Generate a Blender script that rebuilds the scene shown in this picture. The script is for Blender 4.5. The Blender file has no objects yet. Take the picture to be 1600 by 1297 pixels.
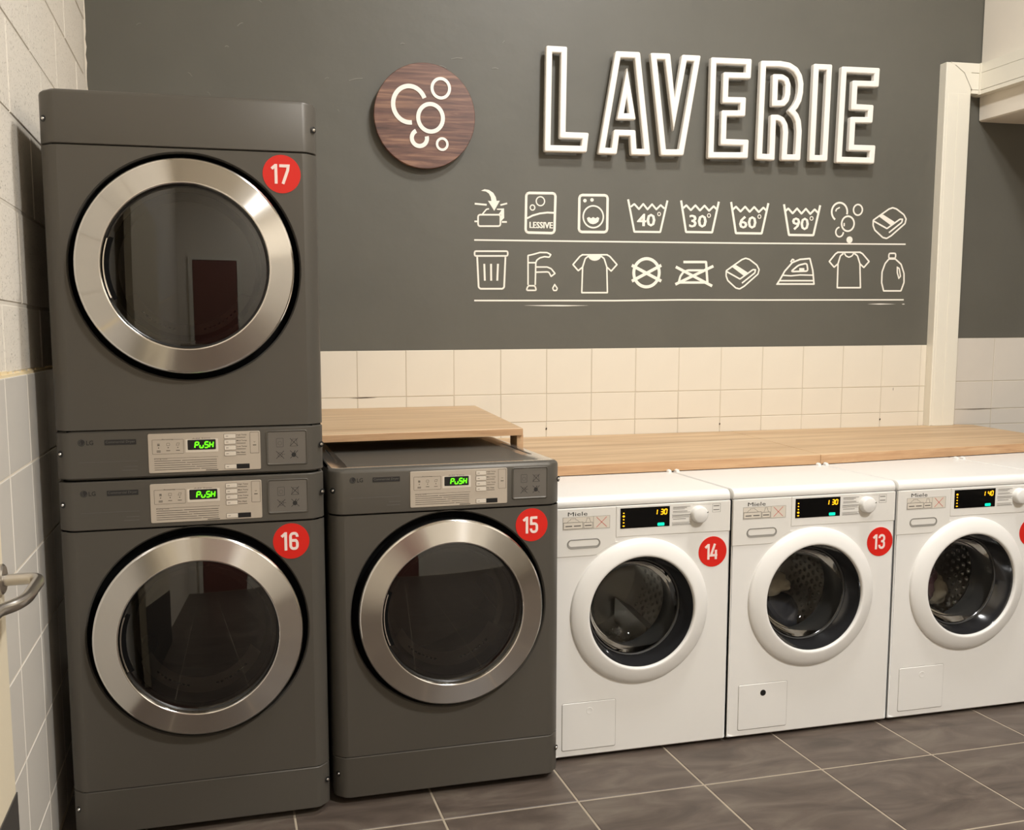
import bpy, bmesh, math, random
from mathutils import Vector, Matrix
random.seed(7)
sc = bpy.context.scene
# ---------------------------------------------------------------- camera
cd = bpy.data.cameras.new('camera'); cam = bpy.data.objects.new('camera', cd); sc.collection.objects.link(cam)
CX, CY, CZ, YAW, PITCH, ROLL, FPX, PPX, PPY = 0.4223, -4.0154, 1.3516, 0.2363, 0.1057, -0.0071, 1437.18, 694.05, 676.72
fw = Vector((math.sin(YAW)*math.cos(PITCH), math.cos(YAW)*math.cos(PITCH), -math.sin(PITCH)))
rt = Vector((math.cos(YAW), -math.sin(YAW), 0)); up = rt.cross(fw)
r2 = rt*math.cos(ROLL)+up*math.sin(ROLL); u2 = -rt*math.sin(ROLL)+up*math.cos(ROLL)
mt = Matrix((r2, u2, -fw)).transposed().to_4x4(); mt.translation = Vector((CX, CY, CZ)); cam.matrix_world = mt
cd.sensor_fit = 'HORIZONTAL'; cd.sensor_width = 36; cd.lens = 36*FPX/1600
cd.shift_x = (800-PPX)/1600; cd.shift_y = (PPY-648.5)/1600; cd.clip_start = .02
sc.camera = cam
# ---------------------------------------------------------------- world, lights, exposure
w = bpy.data.worlds.new('world'); sc.world = w; w.use_nodes = True
w.node_tree.nodes['Background'].inputs[0].default_value = (1, .93, .8, 1)
w.node_tree.nodes['Background'].inputs[1].default_value = .02
WARM = (1, .992, .985)
def lamp(loc, size, power, col=WARM):
    l = bpy.data.lights.new('ceiling_light', 'AREA'); l.shape = 'DISK'; l.size = size; l.energy = power; l.color = col
    o = bpy.data.objects.new('ceiling_light_glow', l); o.location = loc; sc.collection.objects.link(o); return o
CEIL = 4.4
LAMPS = [(2.25, -1.95, 63), (2.9, -4.7, 150), (5.6, -4.0, 16)]
for x, y, p in LAMPS: lamp((x, y, CEIL-.13), .42, p)
sc.view_settings.view_transform = 'Standard'; sc.view_settings.look = 'None'; sc.view_settings.gamma = 1
sc.view_settings.use_curve_mapping = False
sc.view_settings.exposure = 0.34
# ---------------------------------------------------------------- materials
def srgb(r, g, b):
    f = lambda c: (c/255/12.92) if c/255 <= .04045 else ((c/255+.055)/1.055)**2.4
    return (f(r), f(g), f(b), 1)
def mat(name, col, rough=.5, metal=0, spec=.5, var=0, vscale=5, bump=0, bscale=200, emit=None, es=1, trans=0, ior=1.45, coat=0, alpha=1, aniso=0):
    m = bpy.data.materials.new(name); m.use_nodes = True; nt = m.node_tree; b = nt.nodes['Principled BSDF']
    b.inputs['Base Color'].default_value = col; b.inputs['Roughness'].default_value = rough; b.inputs['Metallic'].default_value = metal
    b.inputs['Specular IOR Level'].default_value = spec; b.inputs['Transmission Weight'].default_value = trans; b.inputs['IOR'].default_value = ior
    b.inputs['Coat Weight'].default_value = coat; b.inputs['Coat Roughness'].default_value = .1; b.inputs['Anisotropic'].default_value = aniso
    tc = nt.nodes.new('ShaderNodeTexCoord')
    if var:
        n = nt.nodes.new('ShaderNodeTexNoise'); n.inputs['Scale'].default_value = vscale; n.inputs['Detail'].default_value = 4
        nt.links.new(tc.outputs['Object'], n.inputs['Vector'])
        r = nt.nodes.new('ShaderNodeValToRGB'); c = list(col)
        r.color_ramp.elements[0].position = .3; r.color_ramp.elements[1].position = .7
        r.color_ramp.elements[0].color = tuple(v*(1-var) for v in c[:3])+(1,); r.color_ramp.elements[1].color = tuple(min(1, v*(1+var)) for v in c[:3])+(1,)
        nt.links.new(n.outputs['Fac'], r.inputs['Fac']); nt.links.new(r.outputs['Color'], b.inputs['Base Color'])
    if bump:
        n = nt.nodes.new('ShaderNodeTexNoise'); n.inputs['Scale'].default_value = bscale; n.inputs['Detail'].default_value = 3
        nt.links.new(tc.outputs['Object'], n.inputs['Vector'])
        bp = nt.nodes.new('ShaderNodeBump'); bp.inputs['Strength'].default_value = bump; bp.inputs['Distance'].default_value = .002
        nt.links.new(n.outputs['Fac'], bp.inputs['Height']); nt.links.new(bp.outputs['Normal'], b.inputs['Normal'])
    if emit:
        b.inputs['Emission Color'].default_value = emit; b.inputs['Emission Strength'].default_value = es
    return m
def wood(name, c1, c2, c3, stretch, rough=.45, rot=0):
    m = bpy.data.materials.new(name); m.use_nodes = True; nt = m.node_tree; b = nt.nodes['Principled BSDF']; b.inputs['Roughness'].default_value = rough
    tc = nt.nodes.new('ShaderNodeTexCoord'); mp = nt.nodes.new('ShaderNodeMapping'); mp.inputs['Scale'].default_value = stretch; mp.inputs['Rotation'].default_value = (0, rot, 0)
    nt.links.new(tc.outputs['Object'], mp.inputs['Vector'])
    n = nt.nodes.new('ShaderNodeTexNoise'); n.inputs['Scale'].default_value = 1; n.inputs['Detail'].default_value = 7; n.inputs['Roughness'].default_value = .62; n.inputs['Distortion'].default_value = .6
    nt.links.new(mp.outputs['Vector'], n.inputs['Vector'])
    r = nt.nodes.new('ShaderNodeValToRGB'); e = r.color_ramp.elements; e[0].position = .3; e[0].color = c1; e[1].position = .7; e[1].color = c3
    k = r.color_ramp.elements.new(.5); k.color = c2
    nt.links.new(n.outputs['Fac'], r.inputs['Fac']); nt.links.new(r.outputs['Color'], b.inputs['Base Color'])
    return m
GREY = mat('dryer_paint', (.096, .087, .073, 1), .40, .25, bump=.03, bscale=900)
LID = mat('dryer_lid_reflect', (.22, .205, .18, 1), .12, .4, coat=1, bump=.12, bscale=9)  # paler than the fronts: the tile wall's reflection is put into the base colour
DARK = mat('dark_gap', (.004, .004, .004, 1), .8, spec=.1)
BLACK = mat('black_plastic', (.012, .012, .012, 1), .3)
GLOSSBLACK = mat('glossy_black_plastic', (.018, .018, .019, 1), .12, spec=.9)
def brushed(name, col, rough, an):
    m = mat(name, col, rough, 1, aniso=an); nt = m.node_tree; b = nt.nodes['Principled BSDF']
    t = nt.nodes.new('ShaderNodeTangent'); t.direction_type = 'RADIAL'; t.axis = 'Y'; nt.links.new(t.outputs[0], b.inputs['Tangent']); b.inputs['Anisotropic Rotation'].default_value = .25
    return m
STEEL = brushed('brushed_steel', (.56, .54, .51, 1), .17, .93)
CHROME = mat('chrome', (.75, .73, .7, 1), .12, 1)
TUBE = mat('satin_steel', (.55, .52, .48, 1), .28, 1)
SCREW = mat('screw_steel', (.8, .78, .74, 1), .2, 1)
PLATE = mat('control_plate_film', srgb(186, 174, 158), .5, .1)
BTN = mat('button_plastic', srgb(215, 205, 190), .4)
INK = mat('printed_ink', (.02, .018, .016, 1), .6)
INKG = mat('grey_print', (.11, .10, .09, 1), .6)
REDINK = mat('red_print', srgb(200, 60, 50), .6)
PLATEG = mat('recess_plate', (.17, .155, .135, 1), .42, .3)
RED = mat('red_vinyl', srgb(215, 36, 26), .35)
WVINYL = mat('white_vinyl', srgb(242, 222, 215), .4)
WHITE = mat('white_enamel', srgb(230, 228, 223), .28, bump=.015, bscale=1200)
WPLAST = mat('white_plastic', srgb(229, 227, 222), .35)
FASCIA = mat('fascia_plastic', srgb(224, 221, 214), .3)
SIGN = mat('sign_white', srgb(245, 240, 232), .35)
ICON = mat('wall_vinyl', srgb(243, 238, 226), .5)
GREEN = mat('green_led', (.1, 1, .02, 1), .5, emit=(.12, 1, .0, 1), es=1.3)
AMBER = mat('amber_led', (1, .5, .02, 1), .5, emit=(1, .40, .0, 1), es=1.1)
SCREEN = mat('display_black', (.003, .003, .003, 1), .06, spec=.25)
TEAL = mat('teal_led', (0, .7, .5, 1), .5, emit=(0, .62, .36, 1), es=.6)
def glass(name, tint, ior=1.5, gl=1):
    m = bpy.data.materials.new(name); m.use_nodes = True; nt = m.node_tree; nt.nodes.clear(); N = nt.nodes.new
    o = N('ShaderNodeOutputMaterial'); mx = N('ShaderNodeMixShader'); t = N('ShaderNodeBsdfTransparent'); g = N('ShaderNodeBsdfGlossy'); f = N('ShaderNodeFresnel')
    t.inputs[0].default_value = tint; g.inputs['Roughness'].default_value = .015; f.inputs[0].default_value = ior; g.inputs[0].default_value = (gl, gl, gl, 1)
    nt.links.new(f.outputs[0], mx.inputs[0]); nt.links.new(t.outputs[0], mx.inputs[1]); nt.links.new(g.outputs[0], mx.inputs[2]); nt.links.new(mx.outputs[0], o.inputs[0]); return m
GLASS = glass('smoked_glass', (.42, .40, .37, 1), 1.75)
CLEAR = glass('clear_glass', (.86, .86, .85, 1), 1.3, .6)
INNER = mat('inner_plastic', (.10, .095, .085, 1), .35)
DRUM = mat('drum_steel', (.72, .71, .68, 1), .3, 1)
RUBBER = mat('grey_rubber', (.045, .045, .044, 1), .5)
WALLPAINT = mat('grey_wall_paint', srgb(95, 93, 85), .5, var=.05, vscale=3, bump=.7, bscale=11)
GROUT = mat('cream_grout', srgb(196, 186, 168), .8)
GROUTL = mat('pale_grout', srgb(224, 214, 196), .8)
FGROUT = mat('floor_grout', srgb(160, 148, 130), .9)
TILE = mat('cream_tile', srgb(228, 220, 204), .22, var=.02, vscale=4)
TILESH = mat('shaded_cream_tile', srgb(216, 209, 198), .22, var=.02, vscale=4)  # cream tile greyed, with the shade beyond the beam put into its colour
TILEL = mat('left_wall_tile', srgb(224, 218, 208), .2, var=.02, vscale=4)
CEILM = mat('ceiling_white', srgb(232, 226, 214), .8)
PLASTER = mat('white_plaster', srgb(230, 222, 208), .8, bump=.35, bscale=30)
TRUNK = mat('trunking_pvc', srgb(233, 228, 213), .4)
OAK = wood('oak_laminate', srgb(172, 140, 104), srgb(198, 166, 128), srgb(214, 186, 148), (1.3, 17, 17))
OAKE = wood('oak_edge', srgb(172, 134, 98), srgb(188, 150, 112), srgb(200, 166, 128), (3, 60, 60))
WALNUT = wood('dark_walnut', srgb(64, 40, 34), srgb(106, 72, 60), srgb(152, 114, 90), (3.2, 3.2, 46), .4, -.2)
DOORP = mat('door_paint', srgb(224, 212, 186), .45)
KICK = mat('kick_plate_grey', (.06, .055, .05, 1), .4)
LAMPM = mat('lamp_diffuser', (1, .95, .85, 1), .5, emit=(1, .84, .62, 1), es=9)
DRK = mat('dark_cloth', (.03, .03, .035, 1), .9)
BEIGE = mat('beige_cloth', (.30, .26, .19, 1), .9)
MAROON = mat('maroon_cloth', (.055, .02, .024, 1), .9, var=.3, vscale=12)
def block_mat():
    m = mat('painted_block', srgb(222, 214, 200), .85); nt = m.node_tree; b = nt.nodes['Principled BSDF']
    tc = nt.nodes['Texture Coordinate']
    n = nt.nodes.new('ShaderNodeTexNoise'); n.inputs['Scale'].default_value = 170; n.inputs['Detail'].default_value = 5; n.inputs['Roughness'].default_value = .7
    nt.links.new(tc.outputs['Object'], n.inputs['Vector'])
    r = nt.nodes.new('ShaderNodeValToRGB'); r.color_ramp.elements[0].position = .31; r.color_ramp.elements[0].color = (.30, .27, .22, 1)
    r.color_ramp.elements[1].position = .41; r.color_ramp.elements[1].color = srgb(224, 216, 202)
    nt.links.new(n.outputs['Fac'], r.inputs['Fac']); nt.links.new(r.outputs['Color'], b.inputs['Base Color'])
    bp = nt.nodes.new('ShaderNodeBump'); bp.inputs['Strength'].default_value = .8; bp.inputs['Distance'].default_value = .003
    nt.links.new(r.outputs['Color'], bp.inputs['Height']); nt.links.new(bp.outputs['Normal'], b.inputs['Normal'])
    return m
BLOCK = block_mat()
def slate_mat():
    m = mat('slate_tile', srgb(104, 92, 78), .42); nt = m.node_tree; b = nt.nodes['Principled BSDF']
    g = nt.nodes.new('ShaderNodeNewGeometry'); mp = nt.nodes.new('ShaderNodeMapping'); mp.inputs['Rotation'].default_value = (0, 0, .9); mp.inputs['Scale'].default_value = (3, 9, 3)
    nt.links.new(g.outputs['Position'], mp.inputs['Vector'])
    n = nt.nodes.new('ShaderNodeTexNoise'); n.inputs['Scale'].default_value = 1; n.inputs['Detail'].default_value = 7; n.inputs['Roughness'].default_value = .6; n.inputs['Distortion'].default_value = 1.1
    nt.links.new(mp.outputs['Vector'], n.inputs['Vector'])
    r = nt.nodes.new('ShaderNodeValToRGB'); e = r.color_ramp.elements; e[0].position = .32; e[0].color = srgb(70, 61, 54); e[1].position = .72; e[1].color = srgb(108, 99, 88)
    k = e.new(.5); k.color = srgb(88, 77, 69)
    nt.links.new(n.outputs['Fac'], r.inputs['Fac']); nt.links.new(r.outputs['Color'], b.inputs['Base Color'])
    bp = nt.nodes.new('ShaderNodeBump'); bp.inputs['Strength'].default_value = .25; bp.inputs['Distance'].default_value = .002
    nt.links.new(n.outputs['Fac'], bp.inputs['Height']); nt.links.new(bp.outputs['Normal'], b.inputs['Normal'])
    return m
SLATE = slate_mat()
# ---------------------------------------------------------------- helpers
def tag(o, label=None, cat=None, group=None, kind=None):
    if label: o['label'] = label
    if cat: o['category'] = cat
    if group: o['group'] = group
    if kind: o['kind'] = kind
    return o
def empty(name, loc, rz=0, parent=None):
    o = bpy.data.objects.new(name, None); o.empty_display_size = .1; o.location = loc; o.rotation_euler = (0, 0, rz); sc.collection.objects.link(o)
    if parent: o.parent = parent
    return o
def rr(x0, z0, x1, z1, r, n=4):
    pts = []
    for cx, cz, a in ((x1-r, z1-r, 0), (x0+r, z1-r, 90), (x0+r, z0+r, 180), (x1-r, z0+r, 270)):
        for i in range(n+1):
            t = math.radians(a+90*i/n); pts.append((cx+r*math.cos(t), cz+r*math.sin(t)))
    return pts
def circ(cx, cz, r, n=32, rz=None, a0=0, a1=360):
    rz = r if rz is None else rz; full = abs(a1-a0) >= 359.9; k = n if full else n+1
    return [(cx+r*math.cos(math.radians(a0+(a1-a0)*i/n)), cz+rz*math.sin(math.radians(a0+(a1-a0)*i/n))) for i in range(k)]
class MB:
    def __init__(s): s.v = []; s.f = []; s.m = []; s.cur = 0
    def add(s, vs, fs):
        b = len(s.v); s.v += [tuple(v) for v in vs]; s.f += [tuple(i+b for i in f) for f in fs]; s.m += [s.cur]*len(fs); return s
    def box(s, x0, x1, y0, y1, z0, z1):
        return s.add([(x0, y0, z0), (x1, y0, z0), (x1, y1, z0), (x0, y1, z0), (x0, y0, z1), (x1, y0, z1), (x1, y1, z1), (x0, y1, z1)],
                     [(0, 3, 2, 1), (4, 5, 6, 7), (0, 1, 5, 4), (1, 2, 6, 5), (2, 3, 7, 6), (3, 0, 4, 7)])
    def bbox(s, x0, x1, y0, y1, z0, z1, b, back=True):   # box whose front (low y) rim is chamfered by b
        v = [(x0+b, y0, z0+b), (x1-b, y0, z0+b), (x1-b, y0, z1-b), (x0+b, y0, z1-b)]
        v += [(x0, y0+b, z0), (x1, y0+b, z0), (x1, y0+b, z1), (x0, y0+b, z1), (x0, y1, z0), (x1, y1, z0), (x1, y1, z1), (x0, y1, z1)]
        f = [(0, 1, 2, 3), (8, 11, 10, 9)]
        for a in (0, 4):
            for i in range(4): j = (i+1) % 4; f.append((a+i, a+4+i, a+4+j, a+j))
        return s.add(v, f)
    def prism(s, poly, y0, y1, b=0):        # polygon in x,z, from front y0 to back y1, front rim chamfered by b
        ar = sum(poly[i][0]*poly[(i+1) % len(poly)][1]-poly[(i+1) % len(poly)][0]*poly[i][1] for i in range(len(poly)))
        if ar < 0: poly = poly[::-1]
        n = len(poly); loops = []
        if b:
            q = []
            for i in range(n):
                p0, p, p1 = Vector(poly[i-1]), Vector(poly[i]), Vector(poly[(i+1) % n])
                d0 = (p-p0).normalized() if (p-p0).length > 1e-9 else Vector((1, 0)); d1 = (p1-p).normalized() if (p1-p).length > 1e-9 else d0
                nn = Vector((-(d0.y+d1.y), d0.x+d1.x)); nn = nn.normalized() if nn.length > 1e-6 else Vector((-d0.y, d0.x))
                k = max(.5, nn.dot(Vector((-d0.y, d0.x)))); q.append(tuple(p+nn*b/k))
            loops.append([(x, y0, z) for x, z in q]); loops.append([(x, y0+b, z) for x, z in poly])
        else: loops.append([(x, y0, z) for x, z in poly])
        loops.append([(x, y1, z) for x, z in poly])
        v = [p for l in loops for p in l]; f = [tuple(range(n))]
        for k in range(len(loops)-1):
            for i in range(n): j = (i+1) % n; f.append((k*n+i, (k+1)*n+i, (k+1)*n+j, k*n+j))
        f.append(tuple(range(len(v)-1, len(v)-n-1, -1)))
        return s.add(v, f)
    def lathe(s, prof, cx, cz, n=64, close=False, a0=0, a1=360):  # prof of (r,y), axis along y
        full = abs(a1-a0) >= 359.9; cols = n if full else n+1; v = []; f = []; m = len(prof)
        for i in range(cols):
            t = math.radians(a0+(a1-a0)*i/n)
            for r, y in prof: v.append((cx+r*math.cos(t), y, cz+r*math.sin(t)))
        for i in range(n):
            j = (i+1) % cols
            for k in range(m if close else m-1):
                l = (k+1) % m; f.append((i*m+k, i*m+l, j*m+l, j*m+k))
        return s.add(v, f)
    def tube(s, path, r, n=12, cap=True):
        path = [Vector(p) for p in path]; v = []; f = []; prev = None
        for i, p in enumerate(path):
            d = (path[min(i+1, len(path)-1)]-path[max(i-1, 0)]).normalized()
            a = d.cross(Vector((0, 0, 1))) if prev is None else prev-d*prev.dot(d)
            if a.length < 1e-4: a = d.cross(Vector((0, 1, 0)))
            a.normalize(); prev = a; b = d.cross(a)
            for k in range(n): t = 2*math.pi*k/n; v.append(p+a*r*math.cos(t)+b*r*math.sin(t))
        for i in range(len(path)-1):
            for k in range(n): l = (k+1) % n; f.append((i*n+k, i*n+l, (i+1)*n+l, (i+1)*n+k))
        if cap: f.append(tuple(range(n-1, -1, -1))); f.append(tuple(range((len(path)-1)*n, len(path)*n)))
        return s.add(v, f)
    def ribbon(s, pts, w, closed, y0, d, b=0, rnd=0):     # band of width w along pts (x,z), from y0 back to front y0-d
        pts = [Vector(p) for p in pts]; n = len(pts); rows = []
        for i in range(n):
            p = pts[i]; a = pts[i-1] if (closed or i) else None; c = pts[(i+1) % n] if (closed or i < n-1) else None
            d0 = (p-a).normalized() if a is not None else None; d1 = (c-p).normalized() if c is not None else None
            if d0 is None: d0 = d1
            if d1 is None: d1 = d0
            n0 = Vector((-d0.y, d0.x)); n1 = Vector((-d1.y, d1.x)); m = n0+n1
            m = m.normalized() if m.length > 1e-6 else n0
            k = max(m.dot(n0), .06); ml = w/2/k; cr = d0.x*d1.y-d0.y*d1.x
            li = min(ml, w*5); lo = min(ml, w*1.75)
            L, R = (p+m*(li if cr > 0 else lo)), (p-m*(lo if cr > 0 else li))
            if rnd and abs(cr) > .3 and (closed or 0 < i < n-1):
                for t in (0, .33, .67, 1):
                    O = R if cr > 0 else L
                    q = (O-d0*rnd)*(1-t)**2+O*2*t*(1-t)+(O+d1*rnd)*t*t
                    rows.append((L, q) if cr > 0 else (q, R))
            else: rows.append((L, R))
        prof = [(0, 0), (0, d-b), (b/w, d), (1-b/w, d), (1, d-b), (1, 0)] if b else [(0, 0), (0, d), (1, d), (1, 0)]
        m = len(prof); v = []; f = []
        for L, R in rows:
            for t, y in prof: q = L.lerp(R, t); v.append((q.x, y0-y, q.y))
        N = len(rows)
        for i in range(N if closed else N-1):
            j = (i+1) % N
            for k in range(m): l = (k+1) % m; f.append((i*m+k, i*m+l, j*m+l, j*m+k))
        if not closed: f.append(tuple(range(m-1, -1, -1))); f.append(tuple((N-1)*m+k for k in range(m)))
        return s.add(v, f)
    def hole_plate(s, x0, x1, z0, z1, cx, cz, r, y, depth, n=96):   # flat plate with a round hole and the hole's wall
        v = []; f = []
        for i in range(n):
            t = 2*math.pi*i/n; c, q = math.cos(t), math.sin(t)
            k = min([(x1-cx)/c if c > 1e-9 else 9, (x0-cx)/c if c < -1e-9 else 9, (z1-cz)/q if q > 1e-9 else 9, (z0-cz)/q if q < -1e-9 else 9])
            v += [(cx+k*c, y, cz+k*q), (cx+(r+.004)*c, y, cz+(r+.004)*q), (cx+r*c, y+.004, cz+r*q), (cx+r*c, y+depth, cz+r*q)]
        for i in range(n):
            j = (i+1) % n
            for k in range(3): f.append((i*4+k, i*4+k+1, j*4+k+1, j*4+k))
        b = len(v)
        for X, Z in ((x0, z0), (x1, z0), (x1, z1), (x0, z1)):       # exact corners
            a = math.atan2(Z-cz, X-cx) % (2*math.pi); i = int(a/(2*math.pi)*n); j = (i+1) % n
            v.append((X, y, Z)); f.append((len(v)-1, i*4, j*4))
        return s.add(v, f)
    def build(s, name, m, parent=None, smooth=False, ang=35, weld=False):
        me = bpy.data.meshes.new(name); me.from_pydata(s.v, [], s.f)
        for mm in (m if isinstance(m, (list, tuple)) else [m]): me.materials.append(mm)
        if isinstance(m, (list, tuple)): me.polygons.foreach_set('material_index', s.m)
        bm = bmesh.new(); bm.from_mesh(me)
        if weld: bmesh.ops.remove_doubles(bm, verts=bm.verts, dist=1e-5)
        bmesh.ops.recalc_face_normals(bm, faces=bm.faces); bm.to_mesh(me); bm.free()
        if smooth:
            me.polygons.foreach_set('use_smooth', [True]*len(me.polygons)); me.set_sharp_from_angle(angle=math.radians(ang))
        return link(name, me, parent)
def link(name, me, parent=None):
    o = bpy.data.objects.new(name, me); sc.collection.objects.link(o)
    if parent: o.parent = parent
    return o
FONT = {}
def text(mb, t, x0, z0, x1, z1, y, bold=.008):     # lettering fitted into a rectangle, facing -y
    key = (t, bold)
    if key not in FONT:
        c = bpy.data.curves.new('t', 'FONT'); c.body = t; c.resolution_u = 2; c.offset = bold; c.extrude = 0
        o = bpy.data.objects.new('t', c); sc.collection.objects.link(o); bpy.context.view_layer.update()
        me = bpy.data.meshes.new_from_object(o.evaluated_get(bpy.context.evaluated_depsgraph_get()))
        FONT[key] = ([tuple(v.co) for v in me.vertices], [tuple(p.vertices) for p in me.polygons])
        bpy.data.objects.remove(o); bpy.data.curves.remove(c); bpy.data.meshes.remove(me)
    vs, fs = FONT[key]
    ax, bx = min(v[0] for v in vs), max(v[0] for v in vs); az, bz = min(v[1] for v in vs), max(v[1] for v in vs)
    mb.add([(x0+(v[0]-ax)/(bx-ax)*(x1-x0), y, z0+(v[1]-az)/(bz-az)*(z1-z0)) for v in vs], fs)
def copy_tree(o, parent=None):
    c = o.copy(); sc.collection.objects.link(c); c.parent = parent
    for ch in list(o.children): copy_tree(ch, c)
    return c
DIG = {'1': [([(.0, .76), (.2, .93)], 0), ([(.22, 1.0), (.22, 0)], 0)],
 '7': [([(0, .92), (.46, .92), (.43, .7), (.17, 0)], 0)],
 '6': [([(.44, .72), (.44, .82), (.36, .92), (.18, .92), (.08, .82), (.08, .18), (.18, .08), (.36, .08), (.44, .18), (.44, .42), (.36, .53)], 0), ([(.40, .53), (.10, .53)], 0)],
 '5': [([(.46, .92), (.08, .92), (.08, .50)], 0), ([(.04, .565), (.34, .565), (.43, .48), (.43, .18), (.34, .08), (.16, .08), (.07, .18), (.07, .28)], 0)],
 '4': [([(.44, .26), (0, .26), (.26, 1.0)], 0), ([(.34, .6), (.34, 0)], 0)],
 '3': [([(.07, .74), (.07, .82), (.16, .92), (.34, .92), (.43, .82), (.43, .62), (.34, .52), (.2, .52)], 0), ([(.34, .52), (.43, .42), (.43, .18), (.34, .08), (.16, .08), (.07, .18), (.07, .28)], 0)],
 '2': [([(.07, .72), (.07, .82), (.16, .92), (.34, .92), (.43, .82), (.43, .66), (.07, .08), (.46, .08)], 0)]}
def sticker(parent, cx, cz, r, num, y=-.0006, depth=.0022):
    m = MB().prism(circ(cx, cz, r, 40), y-.0006, y+.0006)
    st = m.build('number_sticker', RED, parent); st['label'] = 'round red sticker with white number '+num
    t = MB(); h = r*1.02; x = cx-r*.53; z = cz-h/2
    for ch in num:
        for q, (pts, c) in enumerate(DIG[ch]): t.ribbon([(x+u*h, z+v*h) for u, v in pts], h*.15, False, y-.0006, .0008+.0002*q, 0, h*.1 if ch in '6532' else 0)
        x += h*(.40 if ch == '1' else .56)
    t.build('digits', WVINYL, st)
SEG = {'P': 'abefg', 'U': 'cde', 'S': 'acdfg', 'H': 'bcefg', '1': 'ef', '3': 'abcdg', '0': 'abcdef', '4': 'bcfg', 'u': 'cde'}
def seven(mb, s, x0, z0, x1, z1, y, t=.16, slant=.12, gap=.35):
    n = len(s); w = (x1-x0)/(n+(n-1)*gap); h = z1-z0; tk = h*t
    for i, ch in enumerate(s):
        X = x0+i*w*(1+gap)
        L = {'a': ((0, 1), (1, 1)), 'g': ((0, .5), (1, .5)), 'd': ((0, 0), (1, 0)), 'f': ((0, 1), (0, .5)), 'e': ((0, .5), (0, 0)), 'b': ((1, 1), (1, .5)), 'c': ((1, .5), (1, 0))}
        for k in SEG[ch]:
            (a, b), (c, d) = L[k]; e = .07
            p = (X+w*(a+(c-a)*e)+slant*h*(b-.5), z0+h*(b+(d-b)*e)); q = (X+w*(c-(c-a)*e)+slant*h*(d-.5), z0+h*(d-(d-b)*e))
            mb.ribbon([p, q], tk, False, y, .0004)
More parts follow.
